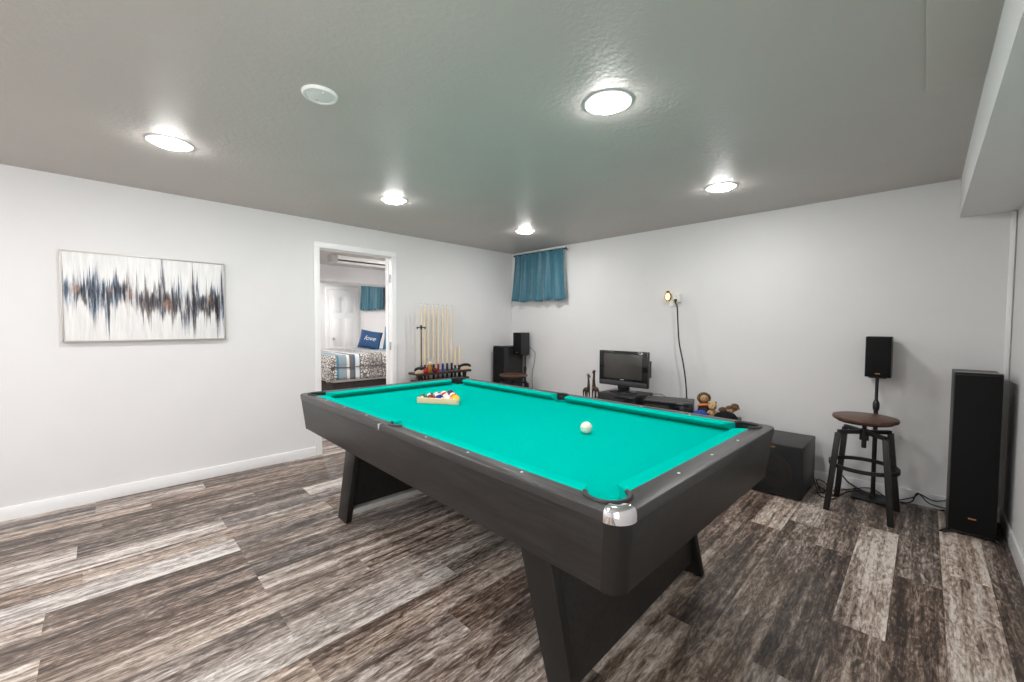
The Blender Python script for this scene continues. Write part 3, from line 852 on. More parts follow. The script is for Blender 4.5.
mb = MB(); mb.lathe([(.125, .0), (.122, .006), (.11, .004), (.03, -.003), (.026, .001), (0, .004)], (0, -d / 2 + .017, .185), 40, 'y'); mb.build('woofer_cone', plain('copper cone', (.55, .26, .09), .35, .05, 12, metal=.6), t)['label'] = 'copper woofer cone'
for sx in (-1, 1):
    for sy in (-1, 1): mb = MB(); mb.cyl((sx * (w / 2 - .04), sy * (d / 2 - .05), 0), (sx * (w / 2 - .04), sy * (d / 2 - .05), .022), .018); mb.build('foot', M['rubber'], t)
logo(t, 0, -d / 2 - .002, h - .024, .040)

# ------------------------------------------------------------------ stools
def stool(label, loc, rz):
    t = thing('bar_stool', label, 'stool', loc, rz, 'round wooden screw stools')
    zs = .636
    mb = MB(); mb.lathe([(0, zs), (.166, zs), (.176, zs + .004), (.180, zs + .011), (.180, zs + .022), (.177, zs + .028), (.170, zs + .030), (0, zs + .030)], seg=56); mb.build('seat', M['seat'], t)
    mb = MB(); mb.lathe([(0, zs - .012), (.150, zs - .012), (.156, zs - .006), (.156, zs - .0002), (0, zs - .0002)], seg=40); mb.build('seat_plate', M['black_metal'], t)
    mb = MB(); mb.cyl((0, 0, .445), (0, 0, zs - .012), .013)
    for k in range(12): mb.lathe([(.013, .45 + k * .008), (.0152, .454 + k * .008), (.013, .458 + k * .008)], seg=14)
    mb.build('screw_post', M['black_metal'], t)
    mb = MB()
    mb.lathe([(.0135, .500), (.026, .500), (.026, .575), (.0135, .575)], seg=20)
    for a in (PI / 4, -PI / 4): mb.box((0, 0, .556), (.350, .026, .026), .002, (0, 0, a))
    mb.build('cross_bar', M['black_metal'], t)
    for sx in (-1, 1):
        for sy in (-1, 1):
            mb = MB(); a, bt, hw = .124, .168, .0165
            P = [(sx * bt - hw, sy * bt - hw, .004), (sx * bt + hw, sy * bt - hw, .004), (sx * bt + hw, sy * bt + hw, .004), (sx * bt - hw, sy * bt + hw, .004),
                 (sx * a - hw, sy * a - hw, .550), (sx * a + hw, sy * a - hw, .550), (sx * a + hw, sy * a + hw, .550), (sx * a - hw, sy * a + hw, .550)]
            mb.hexa(P, .002); lg = mb.build('leg', M['black_metal'], t)
            mb = MB(); mb.box((sx * bt, sy * bt, .006), (.032, .032, .012), .002); mb.build('foot_cap', M['rubber'], lg)
    mb = MB(); n = 48; r0, r1 = .192, .180
    V = []
    for rr_, z in ((r0, .305), (r0, .330), (r1, .330), (r1, .305)): V += [(rr_ * math.cos(2 * PI * k / n), rr_ * math.sin(2 * PI * k / n), z) for k in range(n)]
    mb.add(V, [(q * n + k, q * n + (k + 1) % n, ((q + 1) % 4) * n + (k + 1) % n, ((q + 1) % 4) * n + k) for q in range(4) for k in range(n)])
    mb.build('foot_ring', M['black_metal'], t)
    return t
stool('black steel stool with round walnut seat between subwoofer and tower speaker', (3.914, -.420, 0), R(-3))
stool('round wooden seat stool in front of the far corner tower speaker', (.492, -.450, 0), R(8))

# ------------------------------------------------------------------ media console and what stands on it
t = thing('media_console', 'low black console along the back wall carrying television and boxes', 'console', (2.265, -.31, 0))
mb = MB(); mb.box((0, 0, .445), (1.54, .50, .03), .004); mb.build('top', M['black'], t)
mb = MB(); mb.box((0, 0, .12), (1.48, .46, .024), .003); mb.build('shelf', M['black'], t)
for sx in (-1, 1):
    mb = MB(); mb.box((sx * .745, 0, .215), (.03, .48, .43), .003); mb.build('side_panel', M['black'], t)
ZK = .46
# television
t = thing('television', 'small flat screen television with black bezel standing on a dark box', 'television', (1.993, -.345, .60))
mb = MB(); mb.box((0, 0, .245), (.560, .045, .365), .008); mb.build('housing', M['black_gloss'], t)
mb = MB(); mb.box((.0, -.0228, .268), (.440, .003, .252), .001)
def screen():
    m, tt, b = newmat('switched off screen'); setp(b, col=(.035, .034, .033), rough=.22, spec=.5)
    n = node(tt, 'ShaderNodeTexNoise', Scale=3.); r = tt.nodes.new('ShaderNodeValToRGB'); r.color_ramp.elements[0].color = (.050, .047, .044, 1); r.color_ramp.elements[1].color = (.060, .057, .053, 1)
    tt.links.new(n.outputs['Fac'], r.inputs[0]); tt.links.new(r.outputs[0], b.inputs['Base Color']); return m
mb.build('screen', screen(), t)
mb = MB(); mb.box((0, -.0235, .092), (.545, .004, .046), .0015); mb.build('speaker_bar', plain('dark slate plastic', (.035, .038, .045), .35), t)
mb = MB(); mb.box((0, -.0262, .130), (.045, .002, .007), .0005); mb.build('badge', M['steel'], t)
mb = MB(); mb.box((.0, .05, .25), (.46, .07, .25), .012); mb.box((.235, .045, .25), (.08, .05, .17), .006); mb.build('rear_housing', M['black'], t)
mb = MB(); mb.box((0, .01, .052), (.13, .03, .06), .006); mb.build('neck', M['black_gloss'], t)
mb = MB(); mb.lathe([(0, .022), (.11, .020), (.155, .010), (.158, .0), (0, .0)], seg=40)
for v in mb.bm.verts: v.co.y *= .62
mb.build('base', M['black_gloss'], t)
# box under the television
t = thing('media_box', 'black box directly under the small television', 'media box', (2.015, -.345, ZK))
mb = MB(); mb.box((0, 0, .070), (.430, .36, .14), .004); mb.build('housing', M['black'], t)
mb = MB(); mb.box((0, -.182, .070), (.415, .006, .10), .002); mb.build('front_panel', M['black_gloss'], t)
# receiver
t = thing('receiver', 'flat black receiver box angled beside the television with a cord dropping behind', 'receiver', (2.510, -.400, ZK), R(18.5))
mb = MB(); mb.box((0, .005, .073), (.42, .28, .130), .004); mb.build('housing', plain('dark grey steel lid', (.055, .054, .053), .5, .1, 40), t)
mb = MB(); mb.box((0, -.140, .073), (.42, .014, .124), .002); fp = mb.build('front_panel', M['black_gloss'], t)
mb = MB(); mb.lathe([(.026, 0), (.025, .018), (.022, .020), (0, .020)], (.13, -.147, .075), 24, 'y'); mb.build('knob', M['black'], fp)
for s in (-1, 1):
    for q in (-1, 1): mb = MB(); mb.cyl((s * .17, q * .10, 0), (s * .17, q * .10, .01), .016); mb.build('foot', M['rubber'], t)
mb = MB(); mb.tube([(-.19, .10, .142), (-.15, .13, .155), (-.09, .135, .158), (-.05, .12, .142)], .003, 8); mb.build('antenna_lead', M['black'], t)

# giraffes
def giraffe(label, loc, rz, sc, mir=1):
    mb = MB()
    mb.sphere((0, 0, .135), .05, 18, (1.25, .55, .62))
    for sx, x in ((-1, -.040), (1, .045)):
        for sy in (-1, 1): mb.tube([(x, sy * .015, .13), (x + sx * .004, sy * .016, .065), (x, sy * .016, .004)], .006, 8, 4, radii=[.013, .008, .007])
    mb.tube([(.045, 0, .14), (.056, 0, .20), (.054, 0, .27), (.044, 0, .325)], .012, 10, 5, radii=[.026, .017, .013, .011])
    mb.tube([(.038, 0, .322), (.056, 0, .330), (.086, 0, .312), (.094, 0, .308)], .010, 10, 4, radii=[.011, .015, .009, .007])
    for sy in (-1, 1):
        mb.tube([(.044, sy * .005, .335), (.040, sy * .007, .352)], .0025, 6, 1)
        mb.tube([(.036, sy * .008, .332), (.026, sy * .022, .338)], .003, 6, 2)
    mb.tube([(-.060, 0, .145), (-.072, 0, .12), (-.070, 0, .085)], .003, 6, 3)
    o = mb.build('giraffe_figurine', M['bronze'], None, ang=70, loc=loc, rot=(0, 0, rz)); o.scale = (sc, sc, sc)
    return tag(o, label, 'figurine', 'bronze giraffe figurines')
M['bronze'] = plain('mottled bronze', (.085, .055, .032), .38, .75, 45, .1, 80, metal=.5)
giraffe('shorter bronze giraffe figurine with raised head beside the television', (1.555, -.375, ZK), R(-25), .86)
giraffe('taller bronze giraffe figurine bending its neck over the shorter one', (1.650, -.335, ZK), R(146), .97)

# figurines and hats at the end of the console
M['mane'] = plain('brown curls', (.13, .065, .025), .8, .5, 60, .5, 120)
M['tan'] = plain('tan figurine', (.42, .27, .13), .6, .12, 30)
M['dark_cloth'] = plain('dark brown cloth', (.035, .022, .018), .8, .3, 40)
M['blue_cap'] = plain('blue cap cloth', (.008, .045, .25), .7, .1, 60)
M['black_cloth'] = plain('black cap cloth', (.006, .006, .006), .9, .1, 60, spec=.2)
M['orange'] = plain('orange cloth', (.70, .20, .06), .7, .1, 40)
def cap(label, loc, rz, mat, emblem):
    t = thing('baseball_cap', label, 'cap', loc, rz, 'caps at the end of the console')
    mb = MB(); mb.lathe([(.090, 0), (.092, .03), (.085, .065), (.062, .092), (.03, .106), (0, .110)], seg=36); mb.sphere((0, 0, .110), .008, 10); mb.build('crown', mat, t, ang=60)
    mb = MB(); V = []; n = 20
    for r_, z in ((.088, .004), (.155, -.002)):
        for k in range(n + 1):
            a = -PI / 2 + R(62) * (k / n * 2 - 1); e = r_ if r_ < .1 else .088 + .062 * math.cos((k / n * 2 - 1) * PI / 2 * .97)
            V.append((e * math.cos(a), e * math.sin(a), z + .012 * abs(k / n * 2 - 1) * 0 + .004))
    mb.add(V, [(k, k + 1, n + 2 + k, n + 1 + k) for k in range(n)])
    o = mb.build('brim', mat, t); o.modifiers.new('thick', 'SOLIDIFY').thickness = .004
    if emblem:
        mb = MB(); mb.sphere((0, -.088, .045), .026, 14, (1.2, .18, .7)); mb.build('emblem', M['white'], t)['label'] = 'white emblem'
    return t
def doll(label, loc, rz, s):
    t = thing('lion_figurine', label, 'figurine', loc, rz); t.scale = (s, s, s * .90)
    mb = MB()
    mb.tube([(0, 0, .0), (0, 0, .06), (0, 0, .13), (0, .0, .155)], .05, 16, 4, radii=[.055, .056, .042, .028]); mb.build('body', M['dark_cloth'], t)
    mb = MB(); rnd = random.Random(2)
    for k in range(16):
        a = 2 * PI * k / 16; mb.sphere((.043 * math.cos(a), .008, .198 + .043 * math.sin(a)), .017, 10)
    mb.sphere((0, .022, .198), .046, 16)
    mb.build('mane', M['mane'], t, ang=70)
    mb = MB(); mb.sphere((0, -.004, .196), .036, 18, (1, .75, 1.05)); mb.sphere((0, -.030, .184), .014, 12, (1.1, .8, .8)); hd = mb.build('face', M['tan'], t, ang=70)
    mb = MB(); mb.sphere((0, -.040, .189), .005, 8)
    for q in (-1, 1): mb.sphere((q * .013, -.028, .205), .0042, 8)
    mb.build('features', M['black'], hd)
    mb = MB(); mb.tube([(-.05, -.01, .125), (-.02, -.038, .138), (.02, -.038, .138), (.05, -.01, .125)], .013, 10, 4); mb.build('scarf', M['orange'], t)
    return t
doll('figurine with tan face ringed by a brown mane and orange scarf', (2.800, -.33, ZK), R(32), 1)
t = thing('bear_figurine', 'small tan bear figurine next to the maned figurine', 'figurine', (2.893, -.390, ZK), R(40)); t.scale = (1.0, 1.0, 1.10)
mb = MB(); mb.sphere((0, 0, .045), .040, 16, (1, .85, 1.15)); mb.sphere((.03, -.02, .03), .016, 10); mb.sphere((-.03, -.02, .03), .016, 10)
for s in (-1, 1): mb.tube([(s * .03, -.005, .07), (s * .045, -.03, .055)], .012, 8, 2)
mb.build('body', M['tan'], t, ang=70)
mb = MB(); mb.sphere((0, -.004, .115), .034, 16)
for s in (-1, 1): mb.sphere((s * .026, 0, .143), .012, 10)
mb.sphere((0, -.034, .108), .014, 10); hd = mb.build('head', plain('light tan plush', (.50, .33, .16), .7, .35, 50), t, ang=70)
mb = MB(); mb.sphere((0, -.047, .112), .005, 8)
for q in (-1, 1): mb.sphere((q * .012, -.033, .124), .004, 8)
mb.build('features', M['black'], hd)
cap('blue cap with white emblem in front of the maned figurine', (2.835, -.500, ZK), R(20), M['blue_cap'], True).scale = (.78, .78, .92)
cap('black cap in front of the brown and white figurine', (3.015, -.425, ZK), R(60), M['black_cloth'], False).scale = (1.05, 1.05, .95)
t = thing('dog_figurine', 'brown and white dog figurine behind the black cap', 'figurine', (2.965, -.225, ZK), R(30)); t.scale = (.95, .95, .84)
mb = MB(); mb.tube([(-.05, 0, .06), (0, 0, .075), (.04, 0, .08)], .04, 14, 4, radii=[.036, .042, .036])
for sx in (-.045, .045):
    for s in (-1, 1): mb.tube([(sx, s * .02, .06), (sx + .004, s * .022, .004)], .011, 8, 2)
mb.tube([(.03, -.0, .09), (.055, -.01, .115)], .026, 12, 2); mb.build('body', plain('brown mottled coat', (.30, .20, .13), .8, .6, 40), t, ang=70)
mb = MB(); mb.sphere((.06, -.012, .135), .036, 16); mb.sphere((-.035, 0, .095), .036, 14, (1.2, 1, .8)); mb.sphere((.012, 0, .118), .026, 14)
for s in (-1, 1): mb.sphere((.062, -.012 + s * .036, .125), .017, 10, (.8, .5, 1.5))
mb.build('brown_coat', M['mane'], t, ang=70)
mb = MB(); mb.sphere((.085, -.022, .122), .017, 12); mb.build('muzzle', M['tan'], t)

# ------------------------------------------------------------------ outlet, night light, cord
t = thing('wall_outlet', 'white outlet plate with adapter high on the wall above the receiver', 'outlet', (2.395, 0, 1.562))
mb = MB(); mb.box((-.02, -.003, -.015), (.115, .006, .115), .002); mb.build('cover_plate', M['white'], t)
mb = MB(); mb.box((.012, -.028, .006), (.062, .050, .090), .006); ad = mb.build('adapter', M['offwhite'], t)
mb = MB()
for dx in (-.006, .006): mb.box((.012 + dx, -.0535, .030), (.002, .001, .008))
mb.box((.012, -.0535, .019), (.004, .001, .004)); mb.build('socket_slot', M['black'], ad)
t = thing('night_light', 'glowing oval amber night light plugged into the wall outlet', 'night light', (2.322, -.008, 1.588)); t.scale = (1.25, 1.1, 1.2)
mb = MB(); mb.box((0, -.018, 0), (.034, .036, .05), .005); mb.build('plug_body', M['white'], t)
mb = MB(); mb.lathe([(.026, -.036), (.026, -.050), (.0215, -.056), (.0205, -.050), (.0205, -.036), (.026, -.036)], seg=28)
mb.bm.free(); mb = MB()
mb.lathe([(.0265, .036), (.0265, .050), (.0225, .056), (.0205, .052), (.0205, .036)], (0, 0, 0), 30, 'y')
for v in mb.bm.verts: v.co.z *= 1.5
mb.box((0, -.045, .043), (.022, .018, .010), .002)
mb.build('bezel', plain('dark bronze ring', (.09, .055, .015), .3, .1, 20, metal=.6), t)
m, tt, b = newmat('amber glow'); setp(b, col=(.9, .7, .3), rough=.4, emit=(1, .66, .20), estr=1.6)
mb = MB(); mb.lathe([(.0205, .040), (.0195, .051), (.010, .056), (0, .0575)], (0, 0, 0), 28, 'y')
for v in mb.bm.verts: v.co.z *= 1.5
mb.build('lens', m, t)
t = thing('power_cord', 'black power cord hanging from the wall outlet down to the receiver', 'cord', (2.405, -.053, 1.548))
mb = MB(); mb.tube([(0, -.001, .0), (0, -.022, .0), (.006, -.034, -.012), (.010, -.036, -.03)], .009, 10, 3, radii=[.013, .013, .010, .006]); mb.build('plug', M['black'], t)
mb = MB(); mb.tube([(.010, -.036, -.026), (.030, -.042, -.07), (.042, -.044, -.22), (.062, -.052, -.42), (.108, -.060, -.62), (.142, -.072, -.80), (.160, -.085, -.945), (.160, -.090, -1.02), (.156, -.092, -1.080)], .0068, 10, 6); mb.build('cable', M['black'], t)

def cable(label, pts, r=.004, name='speaker_cable'):
    mb = MB(); mb.tube(pts, r, 8, 6); return tag(mb.build(name, M['black'], None), label, 'cable', 'black cables on the floor')
cable('black cable running along the baseboard from subwoofer to tower speaker', [(3.60, -.12, .03), (3.68, -.17, .006), (3.78, -.06, .006), (3.93, -.018, .05), (4.05, -.05, .007), (4.16, -.035, .05), (4.20, -.022, .085), (4.27, -.03, .06), (4.36, -.05, .10)])
cable('black cable looping below the stool towards the tower speaker', [(3.60, -.10, .06), (3.66, -.24, .005), (3.75, -.26, .005), (3.80, -.10, .006), (3.88, -.03, .012), (4.00, -.022, .012), (4.10, -.06, .005), (4.16, -.03, .02), (4.19, -.022, .09), (4.25, -.03, .035), (4.36, -.05, .03)])
cable('black cable with raised end crossing behind the stool legs', [(3.765, -.05, .115), (3.80, -.045, .07), (3.87, -.04, .03), (3.95, -.03, .006), (4.0, -.1, .006)], .0055)
cable('tangle of black cable on the floor behind the subwoofer', [(3.60, -.20, .10), (3.63, -.26, .04), (3.66, -.32, .006), (3.72, -.36, .006), (3.76, -.30, .006), (3.71, -.22, .008), (3.65, -.24, .03), (3.62, -.17, .07), (3.66, -.12, .05), (3.70, -.17, .010), (3.64, -.30, .010)])
cable('thin black cable from the far small speaker down the wall', [(.42, -.10, 1.0), (.47, -.03, .93), (.46, -.02, .80), (.42, -.02, .62), (.44, -.02, .3), (.47, -.03, .01)], .003)

# ------------------------------------------------------------------ cue rack
RX, RY = .175, -1.345
t = thing('cue_rack', 'dark wooden floor cue rack against the white wall by the doorway', 'cue rack', (RX, RY, 0))
CUES = [(-1.597, .150), (-1.552, .150), (-1.503, .150), (-1.432, .150), (-1.367, .150), (-1.303, .150), (-1.240, .150), (-1.172, .150)]
def ring_(x, y, r): return [(x - RX + r * math.cos(2 * PI * k / 20), y - RY + r * math.sin(2 * PI * k / 20)) for k in range(20)]
HOLES = [ring_(x, y, .0185) for y, x in CUES] + [ring_(.190, -1.150, .016), ring_(.190, -1.085, .0225), ring_(.215, -1.640, .012)]
plate('top_shelf', [rrect(.125, .375, .03)] + HOLES, .725, .748, M['rack_wood'], t, .003)
mb = MB(); mb.prism(rrect(.14, .385, .03), .02, .055, .006); mb.build('base', M['rack_wood'], t)
plate('lower_shelf', [rrect(.10, .36, .03)] + HOLES, .64, .66, M['rack_wood'], t, .003)
for sy in (-1, 1):
    mb = MB(); prof = [(.0, .055), (.026, .055), (.030, .07), (.022, .09), (.018, .15), (.024, .30), (.018, .46), (.022, .56), (.030, .60), (.022, .66), (.026, .725), (0, .725)]
    mb.lathe(prof, (0.03, sy * .325, 0), 20); mb.build('post', M['rack_wood'], t)
for sx in (-1, 1):
    for sy in (-1, 1): mb = MB(); mb.sphere((sx * .10, sy * .34, .012), .02, 10, (1, 1, .6)); mb.build('foot', M['rubber'], t)

def wrap_mat(col): return plain('cue butt', col, .22, .1, 30)
ZS = .055
def cue(y, x, top, col, name, lean=0., butt_top=.83):
    t = thing('pool_cue', name, 'pool cue', (x, y, ZS), 0, 'pool cues standing in the rack')
    t.rotation_euler = (lean, 0, 0)
    h = top - ZS
    bt = butt_top - ZS
    mb = MB(); mb.cyl((0, 0, .022), (0, 0, bt), .0155, .0128, 16); mb.build('butt', wrap_mat(col), t)
    mb = MB(); mb.lathe([(0, 0), (.0135, 0), (.0155, .006), (.0155, .022), (0, .022)], seg=16); mb.build('bumper', M['rubber'], t)
    mb = MB(); mb.cyl((0, 0, bt), (0, 0, h - .02), .0130, .0098, 16); mb.build('shaft', M['maple'], t)
    mb = MB(); mb.cyl((0, 0, h - .02), (0, 0, h - .006), .0098, .0092, 14); mb.build('ferrule', M['white'], t)
    mb = MB(); mb.lathe([(.0092, h - .006), (.0088, h - .002), (.005, h), (0, h)], seg=14); mb.build('tip', M['cue_tip'], t)
M['cue_tip'] = plain('chalked tip', (.10, .16, .22), .9, .2, 60)
cy = lambda px, x: None
# places along the rack, from the doorway end
ys = {'c0': -1.597, 'c1': -1.552, 'c2': -1.503, 'c3': -1.432, 'c4': -1.367, 'c5': -1.303, 'c6': -1.240, 'c7': -1.172}
cue(ys['c0'], .150, 1.528, (.02, .014, .012), 'pool cue at the doorway end of the rack, behind the bridge stick', 0)
cue(ys['c1'], .150, 1.528, (.22, .015, .012), 'second pool cue from the doorway end, with red butt')
cue(ys['c2'], .150, 1.526, (.28, .02, .012), 'third pool cue from the doorway end, behind the beer glass')
cue(ys['c3'], .150, 1.528, (.012, .014, .05), 'fourth pool cue from the doorway end, with navy butt beside the beer glass')
cue(ys['c4'], .150, 1.526, (.30, .02, .02), 'fifth pool cue from the doorway end, with red butt between two blue butts')
cue(ys['c5'], .150, 1.524, (.012, .03, .26), 'sixth pool cue from the doorway end, with bright blue butt')
cue(ys['c6'], .150, 1.520, (.01, .035, .03), 'seventh pool cue from the doorway end, with dark green butt')
cue(ys['c7'], .150, 1.518, (.012, .014, .04), 'last full length pool cue, nearest the two short cues')
for y, r, top, nm in ((-1.150, .0125, 1.035, 'thin short break cue standing between the long cues and the thick one'), (-1.085, .019, 1.035, 'thick pale short cue at the curtain end of the rack')):
    t = thing('short_cue', nm, 'pool cue', (.190, y, ZS), 0, 'short cues in the rack')
    mb = MB(); mb.cyl((0, 0, 0), (0, 0, .75), r + .001, r, 16); mb.build('butt', wrap_mat((.015, .013, .013)), t)
    mb = MB(); mb.cyl((0, 0, .75), (0, 0, top - ZS), r, r * .93, 16); mb.build('shaft', M['maple'], t)
# bridge stick
t = thing('bridge_stick', 'dark bridge stick with a cross shaped head at the doorway end of the cue rack', 'bridge stick', (.215, -1.640, ZS))
mb = MB(); mb.cyl((0, 0, 0), (0, 0, 1.20), .0085, .006, 14); mb.build('shaft', plain('dark stick', (.05, .038, .03), .4, .2, 30), t)
mb = MB(); mb.box((0, 0, 1.205), (.012, .115, .012), .003); mb.box((0, 0, 1.205), (.012, .02, .05), .003)
for s in (-1, 1): mb.box((0, s * .050, 1.195), (.012, .012, .022), .003)
mb.build('bridge_head', M['black'], t)
# on the shelf
ZSH = .748
t = thing('beer_glass', 'glass of amber beer with white foam on the cue rack shelf', 'glass', (.268, -1.560, ZSH))
m, tt, b = newmat('clear glass'); setp(b, col=(1, 1, 1), rough=.02, trans=1.0, ior=1.45); M['glass'] = m
mb = MB(); mb.lathe([(0, 0), (.030, 0), (.036, .17), (.034, .17), (.0285, .010), (0, .010)], seg=32); mb.build('tumbler', m, t)
mb = MB(); mb.lathe([(0, .011), (.0275, .011), (.0315, .095), (0, .095)], seg=32); mb.build('beer', plain('amber beer', (.62, .27, .03), .2, .1, 14), t)['label'] = 'amber beer'
mb = MB(); mb.lathe([(0, .0952), (.0317, .0952), (.0325, .115), (.028, .121), (0, .122)], seg=32); mb.build('foam', plain('white foam', (.86, .80, .64), .9, .03, 50), t)
def brush(label, loc, rz):
    t = thing('table_brush', label, 'table brush', loc, rz, 'table brushes on the rack shelf')
    mb = MB(); V = mb.tube([(-.075, 0, .030), (-.055, 0, .052), (0, 0, .060), (.055, 0, .052), (.075, 0, .030)], .016, 12, 5, radii=[.010, .015, .017, .015, .010]); mb.build('handle', M['black_gloss'], t)
    mb = MB(); mb.box((0, 0, .016), (.135, .030, .032), .006); mb.build('bristles', plain('pale bristles', (.66, .50, .33), .9, .15, 200, .3, 300), t)
brush('table brush with pale bristles at the doorway end of the rack shelf', (.245, -1.665, ZSH), R(84))
brush('table brush at the curtain end of the rack shelf', (.245, -1.040, ZSH), R(84))
def cube(label, y, x, col):
    t = thing('chalk_cube', label, 'chalk', (x, y, ZSH), R(10 + 40 * abs(y)), 'chalk cubes on the rack shelf')
    mb = MB(); mb.box((0, 0, .011), (.022, .022, .022), .001); mb.build('paper_wrap', plain('chalk wrap', col, .6), t)
    mb = MB(); mb.lathe([(.009, .0221), (.006, .0215), (0, .021)], seg=12); mb.build('chalk_face', plain('chalk', (.05, .20, .45), .95), t)
cube('blue chalk cube beside the bright blue cue butt', -1.37, .262, (.02, .06, .30))
cube('red chalk cube beside the beer glass', -1.46, .262, (.45, .04, .03))
cube('green chalk cube near the short cues', -1.20, .262, (.03, .25, .15))
def sball(label, y, x, k):
    mb = MB(); mb.sphere((0, 0, 0), BR, 20); tag(mb.build('pool_ball', ball_mat2(k), loc=(x, y, ZSH + BR), rot=(.4, .3, 1)), label, 'pool ball', 'spare balls on the rack shelf')
def ball_mat2(k): return plain('spare ball', tuple(c * .6 for c in BALLC[k]), .08, .03, 20, coat=.3)
sball('red ball on the rack shelf between the brush and the beer glass', -1.625, .285, 3)
sball('maroon ball on the rack shelf beside the beer glass', -1.505, .285, 7)

# ------------------------------------------------------------------ bedroom seen through the doorway
# closet door
def closet():
    y0, y1, zt = -.70, -.12, 2.03
    o = MB(); o.box((XB + .018, (y0 + y1) / 2, zt / 2), (.035, y1 - y0, zt), .003)
    W_ = y1 - y0
    for cz, hh in ((.42, .52), (1.12, .60), (1.72, .36)):
        for s in (-1, 1):
            yc = (y0 + y1) / 2 + s * W_ * .23
            for k, (w_, q) in enumerate(((W_ * .34, hh), (W_ * .26, hh - .06))):
                o.box((XB + .036 + .003 * k, yc, cz), (.006 + .004 * k, w_, q), .0029)
    d = struct(o.build('door_1', M['trim']))
    mb = MB(); mb.lathe([(.012, 0), (.012, .03), (.026, .04), (.030, .055), (.022, .068), (0, .070)], (XB + .035, y0 + .06, .98), 20, 'x'); mb.build('door_knob', M['steel'], d)
    mb = MB(); w = .07
    for y in (y0 - w / 2 - .004, y1 + .0 + w / 2 * .9): mb.box((XB + .010, y, (zt + .005) / 2), (.02, w if y < -.3 else .06, zt + .005), .003)
    mb.box((XB + .010, (y0 + y1) / 2, zt + .005 + w / 2), (.02, y1 - y0 + 2 * w, w), .003); struct(mb.build('trim_4', M['trim']))
closet()
# ceiling fixture
t = thing('fluorescent_fixture', 'long white tube light fixture on the bedroom ceiling', 'light fixture', (-1.95, -1.25, H))
mb = MB(); mb.box((0, 0, -.030), (.13, 1.02, .06), .006); mb.build('body', M['white'], t)
for s in (-1, 1):
    mb = MB(); mb.box((0, s * .50, -.055), (.145, .10, .11), .010); mb.build('end_cap', plain('grey end cap', (.42, .41, .40), .4), t)
mb = MB(); mb.box((0, 0, -.092), (.10, .90, .022), .008); mb.build('diffuser', M['white'], t)
mb = MB(); mb.box((.062, 0, -.070), (.012, .90, .016), .002); mb.build('slot', M['black'], t)['label'] = 'dark slot along the housing'
BL = M['lamp'].copy(); BL.name = 'bedroom lamp glowing'  # stronger copy for bedroom lamps out of view, added to brighten the room
BL.node_tree.nodes['Principled BSDF'].inputs['Emission Strength'].default_value = LAMP * 2.2
for (x, y, nm) in ((-.95, -2.95, 'unseen round flush ceiling light added in the bedroom by its side wall'), (-1.0, -.35, 'unseen round flush ceiling light added in the bedroom behind the wall of cues'),
                   (-4.05, -1.5, 'round flush ceiling light in the bedroom beyond the soffit'), (-4.1, -3.0, 'unseen round flush ceiling light added in the far bedroom corner')):
    ceiling_lamp(x, y, nm, BL)

# bed
def comforter_mat():
    m, t, b = newmat('striped comforter'); L = t.links.new; setp(b, rough=.85, sheen=.2)
    tc = t.nodes.new('ShaderNodeTexCoord'); sx = t.nodes.new('ShaderNodeSeparateXYZ'); L(tc.outputs['Object'], sx.inputs[0])
    mr = t.nodes.new('ShaderNodeMapRange'); L(sx.outputs['Y'], mr.inputs[0]); mr.inputs[1].default_value = -2.05; mr.inputs[2].default_value = -.05
    # broad stripes across the bed
    r = t.nodes.new('ShaderNodeValToRGB'); r.color_ramp.interpolation = 'CONSTANT'; e = r.color_ramp.elements
    P = (216, 212, 206); T_ = (78, 132, 154); G = (142, 158, 168); W_ = (226, 226, 226); N = (62, 104, 128); Bk = (112, 106, 104)
    D_ = (176, 171, 167)
    st = [(0, P), (.077, T_), (.09, G), (.146, W_), (.166, Bk), (.194, N), (.21, W_), (.24, N), (.25, P), (.312, D_), (.408, Bk), (.417, P), (.49, G), (.56, Bk), (.60, T_), (.64, P)]
    e[0].position = 0; e[0].color = (*srgb(*P), 1); e[1].position = .077; e[1].color = (*srgb(*T_), 1)
    for p, c in st[2:]:
        q = e.new(p); q.color = (*srgb(*c), 1)
    L(mr.outputs[0], r.inputs[0])
    # printed motif in the patterned stripes
    mp = t.nodes.new('ShaderNodeMapping'); mp.inputs['Scale'].default_value = (26, 26, 26); L(tc.outputs['Object'], mp.inputs[0])
    vo = t.nodes.new('ShaderNodeTexVoronoi'); vo.feature = 'DISTANCE_TO_EDGE'; L(mp.outputs[0], vo.inputs[0]); vo.inputs['Scale'].default_value = 1.
    lt = t.nodes.new('ShaderNodeMath'); lt.operation = 'LESS_THAN'; L(vo.outputs[0], lt.inputs[0]); lt.inputs[1].default_value = .115
    r2 = t.nodes.new('ShaderNodeValToRGB'); r2.color_ramp.interpolation = 'CONSTANT'; e2 = r2.color_ramp.elements
    e2[0].position = 0; e2[0].color = (1, 1, 1, 1); e2[1].position = .077; e2[1].color = (0, 0, 0, 1)
    for p, v in ((.25, 1), (.49, 0), (.64, 1)):
        q = e2.new(p); q.color = (v, v, v, 1)
    L(mr.outputs[0], r2.inputs[0])
    ml = t.nodes.new('ShaderNodeMath'); ml.operation = 'MULTIPLY'; L(lt.outputs[0], ml.inputs[0]); L(r2.outputs[0], ml.inputs[1])
    mx = t.nodes.new('ShaderNodeMix'); mx.data_type = 'RGBA'; L(ml.outputs[0], mx.inputs[0]); L(r.outputs[0], mx.inputs[6]); mx.inputs[7].default_value = (*srgb(104, 98, 96), 1)
    # crease line along the drop
    L(mx.outputs[2], b.inputs['Base Color']); return m
BX0, BX1, BYF, BYH, BZ = -3.25, -1.55, -1.945, -.06, .865
t = thing('bed', 'bed with patterned grey and teal striped comforter beyond the doorway', 'bed', (0, 0, 0))
